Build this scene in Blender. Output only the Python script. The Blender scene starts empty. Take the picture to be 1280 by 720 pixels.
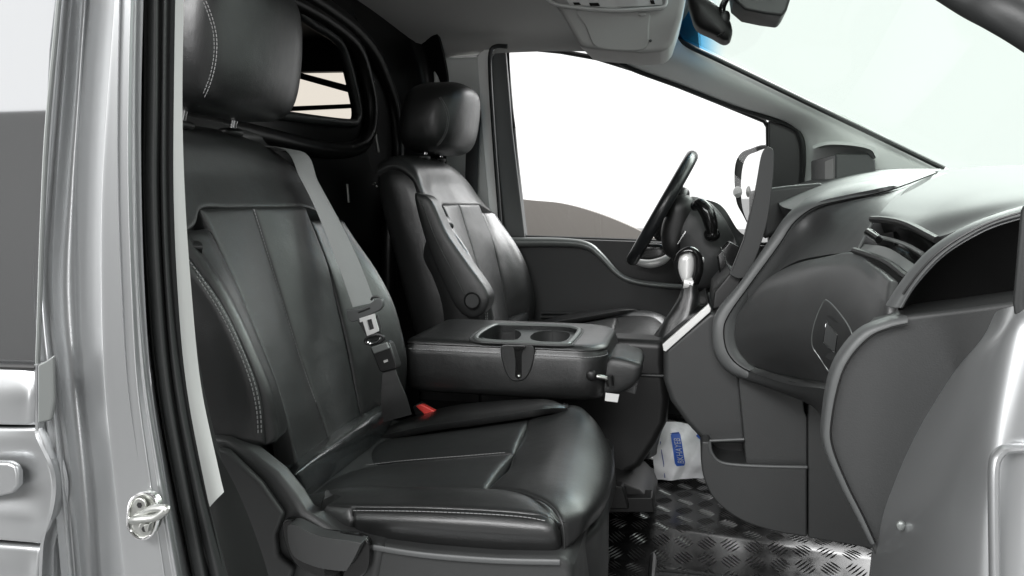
import bpy, bmesh, math, random
from mathutils import Vector, Matrix
random.seed(7)
# ------------------------------------------------------------------ camera, world, lamps
F = 950.0; YAW = math.radians(13.3); PITCH = math.radians(6.6)
CAM = Vector((0, 0, 1.45))
scene = bpy.context.scene
COL = scene.collection
cd = bpy.data.cameras.new('camera'); cam = bpy.data.objects.new('camera', cd); COL.objects.link(cam)
cd.sensor_width = 36; cd.lens = F/1280*36; cd.clip_start = 0.02; cd.clip_end = 400
cam.location = CAM; cam.rotation_euler = (math.radians(90)-PITCH, 0, YAW)
scene.camera = cam
w = bpy.data.worlds.new('World'); scene.world = w; w.use_nodes = True
bg = w.node_tree.nodes['Background']; bg.inputs[0].default_value = (1, 1, 1, 1); bg.inputs[1].default_value = 1.2
scene.view_settings.view_transform = 'Standard'; scene.view_settings.look = 'None'
scene.view_settings.exposure = 0.15; scene.view_settings.gamma = 1
scene.cycles.max_bounces = 8; scene.cycles.diffuse_bounces = 4; scene.cycles.glossy_bounces = 4
scene.cycles.transparent_max_bounces = 12; scene.cycles.use_denoising = True
scene.cycles.sample_clamp_indirect = 8

def area(name, loc, target, sx, sy, power, col=(1, 1, 1)):
    d = bpy.data.lights.new(name, 'AREA'); d.shape = 'RECTANGLE'; d.size = sx; d.size_y = sy; d.energy = power; d.color = col
    o = bpy.data.objects.new(name, d); COL.objects.link(o); o.location = loc
    o.rotation_euler = (Vector(target)-Vector(loc)).to_track_quat('-Z', 'Y').to_euler(); return o
area('key_softbox', (2.4, -1.0, 3.4), (-0.2, 1.3, 1.0), 1.8, 1.2, 22)
area('front_softbox', (3.4, 1.7, 3.6), (0.1, 1.6, 1.2), 2.6, 1.8, 70)
area('far_softbox', (1.7, 4.8, 3.9), (-0.4, 2.1, 1.15), 3.0, 2.2, 280)
area('overhead_softbox', (-1.1, -1.7, 3.1), (0, 1.0, 1.10), 3.0, 1.0, 170)
area('added_strip_light', (-4.0, -.35, 1.8), (-.5, .6, 1.4), 1.3, 3.4, 60)  # unseen lamp added to draw a white band on the pillar paint
area('added_rear_strip_light', (.30, -2.9, 1.9), (-.45, .6, 1.4), .6, 3.2, 32)  # added unseen behind the camera for the pillar's second bright band

# ------------------------------------------------------------------ helpers
ROT = Matrix.Rotation(YAW, 3, 'Z') @ Matrix.Rotation(math.radians(90)-PITCH, 3, 'X')
def ray(px, py): return ROT @ Vector(((px-640)/F, -(py-360)/F, -1))
def P(px, py, Y):
    r = ray(px, py); return CAM + r*(Y/r.y)
def PX(px, py, X):
    r = ray(px, py); return CAM + r*(X/r.x)
def PZ(px, py, z):
    r = ray(px, py); return CAM + r*(z/r.z)
def W(X, Y, z): return Vector((X, Y, CAM.z+z))       # z measured from the eye height
def L(v): return [P(*a) for a in v]

def cr(p, t):
    n = len(p)-1; t = min(max(t, 0), n); i = min(int(t), n-1); u = t-i
    a = p[i-1] if i > 0 else p[0]*2-p[1]; b = p[i]; c = p[i+1]; d = p[i+2] if i+2 <= n else p[n]*2-p[n-1]
    return 0.5*((2*b)+(c-a)*u+(2*a-5*b+4*c-d)*u*u+(3*b-a-3*c+d)*u*u*u)
def curve(pts, n=24):
    pts = [Vector(q) for q in pts]
    return [cr(pts, (len(pts)-1)*k/n) for k in range(n+1)]
def ccurve(pts, n=48):
    m = len(pts); e = [pts[-2], pts[-1]] + list(pts) + [pts[0], pts[1], pts[2]]
    return [cr(e, 2+m*k/n) for k in range(n)]
def arc_len(pts, step):
    out = [pts[0]]; acc = 0
    for a, b in zip(pts, pts[1:]):
        l = (b-a).length
        while acc+l >= step and l > 1e-9:
            a = a+(b-a)*((step-acc)/l); l = (b-a).length; out.append(a.copy()); acc = 0
        acc += l
    return out

def mesh_obj(name, verts, faces, mat, parent=None, smooth=True, angle=None):
    me = bpy.data.meshes.new(name); me.from_pydata([tuple(v) for v in verts], [], faces); me.update()
    if smooth:
        me.polygons.foreach_set('use_smooth', [True]*len(me.polygons))
    o = bpy.data.objects.new(name, me); COL.objects.link(o)
    if mat: me.materials.append(mat)
    if angle is not None: me.set_sharp_from_angle(angle=math.radians(angle))
    if parent is not None:
        o.parent = parent; o.matrix_parent_inverse = Matrix.Translation(-parent.location)
    return o

class MB:
    def __init__(s): s.v = []; s.f = []
    def add(s, v, f):
        n = len(s.v); s.v += [Vector(q) for q in v]; s.f += [tuple(i+n for i in q) for q in f]; return s
    def tube(s, pts, r, closed=False, k=8, flat=1.0, up=None):
        pts = [Vector(q) for q in pts]; n = len(pts); V = []; Fc = []
        rr = r if callable(r) else (lambda t: r)
        nrm = None
        for i, p in enumerate(pts):
            a = pts[(i-1) % n] if (closed or i > 0) else pts[0]; b = pts[(i+1) % n] if (closed or i < n-1) else pts[-1]
            t = (b-a).normalized()
            if up is not None: nrm = Vector(up)
            if nrm is None: nrm = Vector((0, 0, 1)) if abs(t.z) < .9 else Vector((1, 0, 0))
            nrm = (nrm-t*nrm.dot(t)).normalized(); bn = t.cross(nrm)
            R = rr(i/max(1, n-1))
            for j in range(k):
                an = 2*math.pi*j/k; V.append(p+nrm*(math.cos(an)*R)+bn*(math.sin(an)*R*flat))
        m = n if closed else n-1
        for i in range(m):
            for j in range(k):
                a = i*k+j; b = i*k+(j+1) % k; c = ((i+1) % n)*k+(j+1) % k; d = ((i+1) % n)*k+j
                Fc.append((a, b, c, d))
        if not closed: Fc += [tuple(range(k-1, -1, -1)), tuple((n-1)*k+j for j in range(k))]
        return s.add(V, Fc)
    def loft(s, rings, cap=True):
        k = len(rings[0]); V = [q for r in rings for q in r]; Fc = []
        for i in range(len(rings)-1):
            for j in range(k):
                Fc.append((i*k+j, i*k+(j+1) % k, (i+1)*k+(j+1) % k, (i+1)*k+j))
        if cap: Fc += [tuple(range(k-1, -1, -1)), tuple((len(rings)-1)*k+j for j in range(k))]
        return s.add(V, Fc)
    def box(s, c, sx, sy, sz, rot=None):
        R = rot or Matrix.Identity(3); V = []
        for x in (-1, 1):
            for y in (-1, 1):
                for z in (-1, 1): V.append(Vector(c)+R @ Vector((x*sx/2, y*sy/2, z*sz/2)))
        return s.add(V, [(0, 1, 3, 2), (4, 6, 7, 5), (0, 4, 5, 1), (2, 3, 7, 6), (0, 2, 6, 4), (1, 5, 7, 3)])
    def build(s, name, mat, parent=None, angle=40, bevel=0):
        o = mesh_obj(name, s.v, s.f, mat, parent, True, angle)
        bm = bmesh.new(); bm.from_mesh(o.data); bmesh.ops.recalc_face_normals(bm, faces=bm.faces); bm.to_mesh(o.data); bm.free()
        if bevel:
            add_bevel(o, bevel, 2)
        return o
def add_bevel(o, wd, segs=3, angle=35):
    m = o.modifiers.new('bevel', 'BEVEL'); m.width = wd; m.segments = segs; m.limit_method = 'ANGLE'; m.angle_limit = math.radians(angle)
    m.harden_normals = True; m.use_clamp_overlap = True
    return o

def prism(name, pts, vec, mat, parent=None, bevel=.004, segs=3, smooth_n=0, closed_smooth=False, taper=0.0):
    """closed outline pts (3D) swept along vec, both ends capped"""
    pts = [Vector(q) for q in pts]
    if closed_smooth: pts = ccurve(pts, smooth_n or len(pts)*5)
    vec = Vector(vec); n = len(pts); c = sum(pts, Vector())/n
    far = [c+(p-c)*(1-taper)+vec for p in pts]
    V = pts+far
    Fc = [tuple(range(n)), tuple(range(2*n-1, n-1, -1))]+[(i, n+i, n+(i+1) % n, (i+1) % n) for i in range(n)]
    o = mesh_obj(name, V, Fc, mat, parent, True, 35)
    bm = bmesh.new(); bm.from_mesh(o.data); bmesh.ops.recalc_face_normals(bm, faces=bm.faces); bm.to_mesh(o.data); bm.free()
    if bevel: add_bevel(o, bevel, segs, 45)
    return o

def pillow(name, outline, spine, vec, depth, mat, parent=None, rim=.5, n=8, p=2.2, closed_smooth=False, inset=1.0):
    """cushion: outline ring moved toward a spine while rising along vec*height; side walls go back by -vec*depth"""
    out = ccurve([Vector(q) for q in outline], len(outline)*6) if closed_smooth else [Vector(q) for q in outline]
    sp = curve(spine, 20) if len(spine) > 1 else [Vector(spine[0])]
    near = [min(sp, key=lambda s_: (s_-q).length) for q in out]
    vec = Vector(vec); h = vec.length; u = vec.normalized()
    rings = [[q-u*depth for q in out]]
    for k in range(n+1):
        t = (k/n)**1.6*inset
        hh = h*(max(0, 1-(1-t/inset)**p))**(1/p)
        rings.append([q.lerp(s_, t*.985)+u*hh for q, s_ in zip(out, near)])
    mb = MB().loft(rings)
    return mb.build(name, mat, parent, angle=55)

def sbox(name, c, sx, sy, sz, mat, parent=None, e=4.0, e2=3.0, rot=None, n=40, m=24, shape=None):
    """super-ellipsoid"""
    rings = []; R = rot or Matrix.Identity(3); c = Vector(c)
    def sg(v, q): return math.copysign(abs(v)**q, v)
    for i in range(m+1):
        ph = -math.pi/2+math.pi*i/m; ph = max(-math.pi/2+.03, min(math.pi/2-.03, ph))
        cz = sg(math.sin(ph), 2/e2); cr_ = abs(math.cos(ph))**(2/e2)
        ring = []
        for j in range(n):
            th = 2*math.pi*j/n
            v = Vector((sx/2*cr_*sg(math.cos(th), 2/e), sy/2*cr_*sg(math.sin(th), 2/e), sz/2*cz))
            if shape: v = shape(v)
            ring.append(c+R @ v)
        rings.append(ring)
    return MB().loft(rings).build(name, mat, parent, angle=70)

def surf(name, G, mat, parent=None, nu=40, nv=40, puff=0.0, edge=.012, thick=.01, away=None, sides='lrtb'):
    """surface through control grid G[row][col]; edges tuck in like sewn leather; closed back"""
    rows = len(G); cols = len(G[0])
    def sp(k, n):
        t = k/n; return t if not puff else (.55*t+.45*(.5-.5*math.cos(math.pi*t)))
    A = []
    for i in range(nv+1):
        tv = sp(i, nv)*(rows-1)
        ctl = [cr([G[r][c] for r in range(rows)], tv) for c in range(cols)]
        A.append([cr(ctl, sp(j, nu)*(cols-1)) for j in range(nu+1)])
    ni, nj = nv+1, nu+1
    N = [[None]*nj for _ in range(ni)]
    s = 0
    for i in range(ni):
        for j in range(nj):
            du = A[i][min(j+1, nu)]-A[i][max(j-1, 0)]; dv = A[min(i+1, nv)][j]-A[max(i-1, 0)][j]
            n_ = du.cross(dv); n_ = n_.normalized() if n_.length > 1e-12 else Vector((0, -1, 0))
            N[i][j] = n_; ref = (CAM-A[i][j]) if away is None else Vector(away); s += n_.dot(ref.normalized())
    if s < 0:
        N = [[-q for q in r] for r in N]
    flip = s < 0
    if puff:
        for i in range(ni):
            acc = [0]
            for j in range(nu): acc.append(acc[-1]+(A[i][j+1]-A[i][j]).length)
            for j in range(nj):
                dl = acc[j] if 'l' in sides else 9; dr = acc[-1]-acc[j] if 'r' in sides else 9
                N[i][j] = (N[i][j], min(dl, dr))
        for j in range(nj):
            acc = [0]
            for i in range(nv): acc.append(acc[-1]+(A[i+1][j]-A[i][j]).length)
            for i in range(ni):
                dt = acc[i] if 't' in sides else 9; db = acc[-1]-acc[i] if 'b' in sides else 9
                n_, d0 = N[i][j]; d = min(d0, dt, db)
                q = min(d/edge, 1); dep = puff*(1-math.sqrt(max(0, 1-(1-q)**2)))
                N[i][j] = (n_, dep)
        for i in range(ni):
            for j in range(nj):
                n_, dep = N[i][j]; A[i][j] = A[i][j]-n_*dep; N[i][j] = n_
    V = [A[i][j] for i in range(ni) for j in range(nj)]
    V += [A[i][j]-N[i][j]*thick for i in range(ni) for j in range(nj)]
    o = ni*nj; Fc = []
    for i in range(nv):
        for j in range(nu):
            a, b, c, d = i*nj+j, i*nj+j+1, (i+1)*nj+j+1, (i+1)*nj+j
            Fc.append((a, d, c, b) if flip else (a, b, c, d))
            Fc.append((o+a, o+b, o+c, o+d) if flip else (o+a, o+d, o+c, o+b))
    loop = [(0, j) for j in range(nj)]+[(i, nu) for i in range(1, ni)]+[(nv, j) for j in range(nu-1, -1, -1)]+[(i, 0) for i in range(nv-1, 0, -1)]
    ids = [i*nj+j for i, j in loop]
    for k in range(len(ids)):
        a, b = ids[k], ids[(k+1) % len(ids)]
        Fc.append((a, b, o+b, o+a) if flip else (b, a, o+a, o+b))
    return mesh_obj(name, V, Fc, mat, parent, True, 60)

def stitches(name, pts, mat, parent, step=.0052, ln=.0034, r=.0009, lift=.0012, rows=((0, 0),), joined=True):
    mb = MB(); q = arc_len(curve(pts, 200), step)
    for off in rows:
        for a, b in zip(q, q[1:]):
            t = (b-a).normalized(); m = (a+b)/2; u = (CAM-m).normalized(); sd = t.cross(u).normalized()
            m = m+u*lift+sd*off[0]+t*off[1]
            mb.tube([m-t*ln/2-u*.0004, m, m+t*ln/2-u*.0004], r, k=5)
    return mb.build(name, mat, parent, angle=80)

def ribbon(name, pts, wv, thick, mat, parent=None, n=40, face=None):
    """flat strap: pts centre line; wv = list of half width vectors or one"""
    c = curve(pts, n); V = []; Fc = []
    if isinstance(wv, (list, tuple)) and len(wv) and isinstance(wv[0], Vector): wc = curve(wv, n)
    else: wc = [Vector(wv)]*(n+1)
    for i in range(n+1):
        t = (c[min(i+1, n)]-c[max(i-1, 0)]).normalized(); w_ = wc[i]; nn = t.cross(w_).normalized()*thick/2
        V += [c[i]-w_+nn*.3, c[i]-w_*.93+nn, c[i]+w_*.93+nn, c[i]+w_+nn*.3, c[i]+w_-nn*.3, c[i]+w_*.93-nn, c[i]-w_*.93-nn, c[i]-w_-nn*.3]
    k = 8
    for i in range(n):
        for j in range(k): Fc.append((i*k+j, i*k+(j+1) % k, (i+1)*k+(j+1) % k, (i+1)*k+j))
    Fc += [tuple(range(k-1, -1, -1)), tuple(n*k+j for j in range(k))]
    mb = MB().add(V, Fc); return mb.build(name, mat, parent, angle=50)

def thing(name, label, cat, loc=None, group=None):
    o = bpy.data.objects.new(name, None); COL.objects.link(o); o.empty_display_size = .05
    o.location = loc if loc is not None else (0, 0, 0); o['label'] = label; o['category'] = cat
    if group: o['group'] = group
    return o
def tag(o, label, cat, group=None):
    o['label'] = label; o['category'] = cat
    if group: o['group'] = group
    return o
def sub(child, part):
    child.parent = part; child.matrix_parent_inverse = Matrix.Identity(4); return child
def cut(o, cutters):
    """boolean difference, baked into the mesh; the cutters are removed"""
    for c in cutters:
        m = o.modifiers.new('cut', 'BOOLEAN'); m.object = c; m.operation = 'DIFFERENCE'; m.solver = 'EXACT'
    bpy.context.view_layer.update()
    dg = bpy.context.evaluated_depsgraph_get()
    me = bpy.data.meshes.new_from_object(o.evaluated_get(dg))
    o.modifiers.clear(); o.data = me
    for c in cutters: bpy.data.objects.remove(c)
    me.set_sharp_from_angle(angle=math.radians(40))
    return o

# ------------------------------------------------------------------ materials
def mat(name, col, rough=.5, metal=0, spec=.5, coat=0, bump=0, bscale=400, var=0, vscale=6, rvar=0, kind='noise', coatr=.1, trans=0, sheen=0, bdist=.001):
    m = bpy.data.materials.new(name); m.use_nodes = True; nt = m.node_tree; b = nt.nodes['Principled BSDF']
    b.inputs['Base Color'].default_value = (*col, 1); b.inputs['Roughness'].default_value = rough; b.inputs['Metallic'].default_value = metal
    b.inputs['Specular IOR Level'].default_value = spec; b.inputs['Coat Weight'].default_value = coat; b.inputs['Coat Roughness'].default_value = coatr
    b.inputs['Sheen Weight'].default_value = sheen
    tc = nt.nodes.new('ShaderNodeTexCoord'); src = tc.outputs['Object']
    if var or rvar:
        n = nt.nodes.new('ShaderNodeTexNoise'); n.inputs['Scale'].default_value = vscale; n.inputs['Detail'].default_value = 6; nt.links.new(src, n.inputs['Vector'])
        if var:
            mx = nt.nodes.new('ShaderNodeMix'); mx.data_type = 'RGBA'; nt.links.new(n.outputs['Fac'], mx.inputs[0])
            mx.inputs[6].default_value = (*[c*(1-var) for c in col], 1); mx.inputs[7].default_value = (*[min(1, c*(1+var)) for c in col], 1)
            nt.links.new(mx.outputs[2], b.inputs['Base Color'])
        if rvar:
            mr = nt.nodes.new('ShaderNodeMapRange'); nt.links.new(n.outputs['Fac'], mr.inputs[0]); mr.inputs[1].default_value = .3; mr.inputs[2].default_value = .7
            mr.inputs[3].default_value = rough-rvar; mr.inputs[4].default_value = rough+rvar; nt.links.new(mr.outputs[0], b.inputs['Roughness'])
    if bump:
        if kind == 'leather':
            n = nt.nodes.new('ShaderNodeTexVoronoi'); n.feature = 'F1'; n.inputs['Scale'].default_value = bscale; out = n.outputs['Distance']
            n2 = nt.nodes.new('ShaderNodeTexNoise'); n2.inputs['Scale'].default_value = 17; n2.inputs['Detail'].default_value = 4; nt.links.new(src, n2.inputs['Vector'])
            ad = nt.nodes.new('ShaderNodeMath'); ad.operation = 'MULTIPLY_ADD'; ad.inputs[1].default_value = 8.0
            nt.links.new(n2.outputs['Fac'], ad.inputs[0]); nt.links.new(out, ad.inputs[2]); out = ad.outputs[0]
        elif kind == 'weave':
            n = nt.nodes.new('ShaderNodeTexWave'); n.inputs['Scale'].default_value = bscale; n.bands_direction = 'DIAGONAL'; out = n.outputs['Fac']
        else:
            n = nt.nodes.new('ShaderNodeTexNoise'); n.inputs['Scale'].default_value = bscale; n.inputs['Detail'].default_value = 3; out = n.outputs['Fac']
        nt.links.new(src, n.inputs['Vector'])
        bp = nt.nodes.new('ShaderNodeBump'); bp.inputs['Strength'].default_value = bump; bp.inputs['Distance'].default_value = bdist
        nt.links.new(out, bp.inputs['Height']); nt.links.new(bp.outputs[0], b.inputs['Normal'])
    return m
def glass(name, col, gl=.08, rough=.0, solid=0.0, solidcol=(.5, .5, .5)):
    m = bpy.data.materials.new(name); m.use_nodes = True; nt = m.node_tree; nt.nodes.clear()
    o = nt.nodes.new('ShaderNodeOutputMaterial'); t = nt.nodes.new('ShaderNodeBsdfTransparent'); t.inputs[0].default_value = (*col, 1)
    g = nt.nodes.new('ShaderNodeBsdfGlossy'); g.inputs['Roughness'].default_value = rough; mx = nt.nodes.new('ShaderNodeMixShader')
    mx.inputs[0].default_value = gl; nt.links.new(t.outputs[0], mx.inputs[1]); nt.links.new(g.outputs[0], mx.inputs[2]); nt.links.new(mx.outputs[0], o.inputs[0])
    return m, t, nt
LEATHER = mat('black_leather', (.0138, .0142, .0142), .34, bump=.30, bscale=1000, kind='leather', rvar=.05, vscale=9, spec=.55, coat=.4, coatr=.27)
LEATHER2 = mat('dark_grey_leather', (.018, .0186, .0186), .40, coat=.15, coatr=.3, bump=.30, bscale=1000, kind='leather', rvar=.05, vscale=9)
THREAD = mat('grey_thread', (.24, .24, .24), .7)
PLASTIC = mat('charcoal_grained_plastic', (.031, .032, .032), .47, bump=.35, bscale=650, rvar=.04, vscale=20, bdist=.0006)
PLASTIC_L = mat('dark_grey_plastic', (.075, .078, .078), .48, bump=.22, bscale=900, rvar=.04, vscale=20, bdist=.0006)
PLASTIC_S = mat('satin_grey_trim', (.17, .18, .175), .38, metal=.35, bump=.05, bscale=900)
MATTEB = mat('matte_black', (.006, .006, .006), .8, spec=.15)
PLASTIC_B = mat('black_plastic', (.010, .010, .010), .45, bump=.1, bscale=700, rvar=.05, bdist=.0005)
GLOSSB = mat('gloss_black', (.006, .006, .006), .16, rvar=.04)
RUBBER = mat('black_rubber', (.018, .019, .019), .5, bump=.1, bscale=500)
RUBBER_G = mat('grey_rubber', (.11, .11, .11), .55, bump=.1, bscale=500)
PAINT = mat('silver_paint', (.455, .465, .47), .33, metal=.8, coat=.4, coatr=.08)
LIDM = mat('glove_lid_plastic', (.042, .043, .043), .40, bump=.3, bscale=650, rvar=.03, vscale=12, bdist=.0006)
PLATE = mat('bright_plate', (.75, .75, .74), .42, metal=.4)  # pale base stands in for the tongue's bright metal reflection
WHITE = mat('white_trim', (.64, .64, .63), .6, var=.02)
SHINY = mat('lit_shiny_leather', (.05, .052, .053), .36, coat=.8, coatr=.3, bump=.25, bscale=1000, kind='leather')  # paler than the other leather: light on the driver cushion is in the colour
SOFTW = mat('lit_white_trim', (.82, .82, .80), .45)  # brighter than white_trim: the strip's reflected light is put into the colour
CHROME = mat('chrome', (.8, .8, .8), .14, metal=1)
STEEL = mat('zinc_plated_steel', (.60, .61, .58), .36, metal=1, bump=.15, bscale=120, rvar=.08, vscale=60)
SILVERP = mat('silver_plastic', (.62, .62, .61), .3, metal=.3)
HEADL = mat('grey_headliner_fabric', (.36, .355, .345), .9, bump=.35, bscale=1200, sheen=.1)
LIGHTP = mat('light_grey_plastic', (.42, .42, .41), .5, bump=.12, bscale=900)
TRIMG = mat('pale_grey_trim', (.74, .76, .74), .55, bump=.12, bscale=900)
TRIMM = mat('mid_grey_trim', (.22, .22, .22), .6, bump=.12, bscale=900)
BELT = mat('grey_belt_webbing', (.20, .20, .20), .62, bump=.35, bscale=420, kind='weave', sheen=.3, bdist=.0008)
BELTD = mat('black_belt_webbing', (.03, .03, .03), .6, bump=.4, bscale=420, kind='weave', bdist=.0008)
RED = mat('red_plastic', (.70, .06, .05), .4)
FLOORM = mat('black_tread_plate', (.03, .03, .031), .21, metal=.9, rvar=.06, vscale=30)
FLOORM.node_tree.nodes['Principled BSDF'].inputs['Base Color'].default_value = (.055, .055, .055, 1)
BARM = mat('glint_tread_bar', (.22, .22, .22), .28, metal=.9)  # same metal as the plate, made paler: the bars' glint is in the colour
BULK = mat('bulkhead_black', (.006, .006, .006), .34, spec=.3)
BULKS = mat('bulkhead_glint', (.10, .10, .10), .38, metal=.6)  # lighter copy of the bulkhead black, carries the sill's painted reflection
MIRROR = mat('mirror_glass', (.9, .9, .9), .02, metal=1)
BAG = mat('white_plastic_bag', (.78, .79, .80), .38, bump=.5, bscale=26, bdist=.008)
BLUE = mat('blue_print', (.03, .10, .42), .4)
NAVY = mat('navy_print', (.03, .05, .22), .4)
STUDIOG = mat('studio_grey_wall', (.17, .168, .165), .8, var=.04, vscale=1)
STUDIOF = mat('studio_floor', (.28, .28, .28), .5, var=.05, vscale=1)
BROWN = mat('brown_grey_wall', (.21, .195, .18), .85, var=.05, vscale=.8)
WIND, _, _ = glass('windscreen_glass', (.835, .88, .853), .02)
CLEAR, _, _ = glass('clear_glass', (.985, .99, .985), .03)
TINT, _, _ = glass('cargo_tinted_glass', (.64, .59, .52), .04)
PADM = mat('dash_pad', (.05, .052, .052), .56, bump=.22, bscale=900, bdist=.0006)
ROLL = mat('creased_glossy_leather', (.014, .015, .0155), .24, bump=.9, bscale=55, bdist=.0016)
PRIV = mat('privacy_glass', (.60, .61, .62), .03, metal=.95)

LEVEL = {}
exec_parts = True
# ------------------------------------------------------------------ studio around the van
def struct(o): o['kind'] = 'structure'; return o
struct(mesh_obj('studio_floor', [(-40, -40, 0), (40, -40, 0), (40, 40, 0), (-40, 40, 0)], [(0, 1, 2, 3)], STUDIOF))
mb = MB(); mb.box((-6.9, -3.2, 1.0), 5.4, .12, 2.1); mb.box((1.9, -3.3, 2.0), 12.2, .12, 4.2); struct(mb.build('studio_flag_wall', STUDIOG))  # unseen; low part mirrors in the door window, tall part added to darken fill
mb = MB(); mb.box((-.3, -1.3, 4.3), 17.2, 4.4, .1); struct(mb.build('studio_flag_ceiling', STUDIOG))  # unseen slab added to block the white world over the camera side
# low curved brown-grey wall beyond the driver's window
top = [P(560, 236, 5.2), P(650, 249, 5.2), P(700, 254, 5.2), P(745, 266, 5.2), P(790, 284, 5.2), P(830, 305, 5.2), P(860, 330, 5.2)]
tc = curve(top, 30); V = [q for q in tc]+[Vector((q.x, q.y, .0)) for q in reversed(tc)]
struct(prism('low_studio_wall', V, (0, .1, 0), BROWN, bevel=0))

# ------------------------------------------------------------------ van shell
struct(surf('headliner', [[W(-.98, 2.50, .47), W(-.6, 2.52, .485), W(-.3, 2.5, .47), W(-.1, 2.47, .425), W(.02, 2.44, .37)],
                   [W(-.98, 2.40, .53), W(-.6, 2.42, .54), W(-.3, 2.4, .54), W(-.1, 2.38, .52), W(.0, 2.38, .50)],
                   [W(-.98, 2.05, .57), W(-.6, 2.05, .58), W(-.3, 2.05, .58), W(-.1, 2.05, .56), W(-.01, 2.05, .53)],
                   [W(-.98, 1.3, .60), W(-.6, 1.3, .61), W(-.3, 1.3, .61), W(-.1, 1.3, .58), W(-.01, 1.3, .55)],
                   [W(-.98, .72, .50), W(-.6, .72, .50), W(-.3, .72, .49), W(-.1, .72, .47), W(0, .74, .44)]], HEADL, nu=40, nv=40, thick=.03, away=(0, 0, -1)))
# cab floor: far plate, bright step, near plate; five-bar tread standing proud
zf = -.75
fl = [(2.60, zf+.02), (1.78, zf), (1.700, zf), (1.688, zf-.002), (1.575, zf-.032), (1.56, zf-.0335), (.80, zf-.044)]
V = []; Fc = []
xs = [-1.0+1.9*k/30 for k in range(31)]
for Yv, z in fl:
    for x in xs: V.append(W(x, Yv-.12*(x-.1), z))
m_ = len(xs)
for i in range(len(fl)-1):
    for j in range(m_-1): Fc.append((i*m_+j, (i+1)*m_+j, (i+1)*m_+j+1, i*m_+j+1))
floor = struct(mesh_obj('cab_floor', V, Fc, FLOORM, None, True, 50))
def floor_z(x, Y):
    y0 = Y+.12*(x-.1)
    for (a, za), (b, zb) in zip(fl, fl[1:]):
        if a >= y0 >= b: return zb+(za-zb)*(y0-b)/(a-b)
    return zf
mb = MB(); s_ = .050
for a in range(-6, 20):
    for b in range(0, 24):
        x = -.30+a*s_; Y = 1.42+b*s_
        if x > .62: continue
        z = floor_z(x, Y); d = 1 if (a+b) % 2 else -1
        for k in range(5):
            off = (k-2)*.0082; ln = .040 if k == 2 else (.037 if k in (1, 3) else .028)
            u = Vector((.7071, .7071*d, 0)); n = Vector((-.7071*d, .7071, 0)); c = Vector((x, Y, 0))+n*off
            pts = []
            for q in (-1, 0, 1):
                e = c+u*(ln/2*q); pts.append(Vector((e.x, e.y, CAM.z+floor_z(e.x, e.y))))
            h = Vector((0, 0, .0022)); w_ = n*.0022
            mb.add([pts[0], pts[1]-w_, pts[1]+w_, pts[2], pts[1]+h, pts[0]*.6+pts[1]*.4+h*.8, pts[2]*.6+pts[1]*.4+h*.8],
                   [(0, 1, 5), (1, 4, 5), (1, 3, 6), (1, 6, 4), (3, 2, 6), (2, 4, 6), (2, 0, 5), (2, 5, 4)])
tr = mb.build('tread_bars', BARM, floor, angle=30); tr['kind'] = 'stuff'

# ------------------------------------------------------------------ bulkhead with window
bh = thing('bulkhead', 'gloss black steel bulkhead with a barred window behind the seats', 'bulkhead', W(-.95, 1.6, -.75))
XB = -.95
pl = prism('bulkhead_panel', [W(XB, .70, -.78), W(XB, 2.55, -.78), W(XB, 2.55, .57), W(XB, .70, .57)], (-.015, 0, 0), BULK, bh, bevel=0)
hole = [PX(150, 0, XB), PX(332, -3, XB), PX(385, 28, XB), PX(420, 52, XB), PX(432, 80, XB), PX(440, 112, XB), PX(445, 138, XB), PX(443, 150, XB), PX(433, 154, XB), PX(370, 147, XB), PX(232, 128, XB), PX(150, 118, XB)]
hole = [q for q in ccurve(hole, 60)]
cutter = prism('cutter', [q+Vector((.05, 0, 0)) for q in hole], (-.2, 0, 0), None, None, bevel=0)
cut(pl, [cutter])
MB().tube([q+Vector((.006, 0, 0)) for q in hole], .012, closed=True, k=10).build('window_seal', RUBBER, bh)
fr = [PX(150, 138, XB), PX(240, 152, XB), PX(330, 172, XB), PX(400, 187, XB), PX(438, 186, XB), PX(455, 170, XB), PX(459, 140, XB), PX(455, 108, XB), PX(440, 60, XB), PX(405, 28, XB), PX(360, 2, XB), PX(300, -25, XB)]
MB().tube([q+Vector((.012, 0, 0)) for q in curve(fr, 50)], .022, k=12, flat=1.0).build('window_frame', BULK, bh)
surf('frame_sill_glint', [[PX(150, 122, XB+.02), PX(235, 138, XB+.02), PX(310, 155, XB+.015), PX(385, 168, XB-.02)], [PX(150, 140, XB+.05), PX(235, 156, XB+.05), PX(310, 168, XB+.040), PX(385, 176, XB-.01)], [PX(150, 160, XB+.045), PX(235, 174, XB+.045), PX(310, 181, XB+.035), PX(385, 184, XB-.02)]], BULKS, bh, nu=30, nv=14, thick=.01)  # lighter patch painted in for the reflection on the lower frame
rb = [PX(350, -20, XB), PX(395, 8, XB), PX(430, 34, XB), PX(455, 62, XB), PX(470, 92, XB), PX(482, 125, XB), PX(488, 160, XB), PX(490, 200, XB), PX(480, 280, XB), PX(478, 420, XB)]
MB().tube([q+Vector((.02, 0, 0)) for q in curve(rb, 40)], .024, k=12).build('pressed_rib', BULK, bh)
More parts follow.
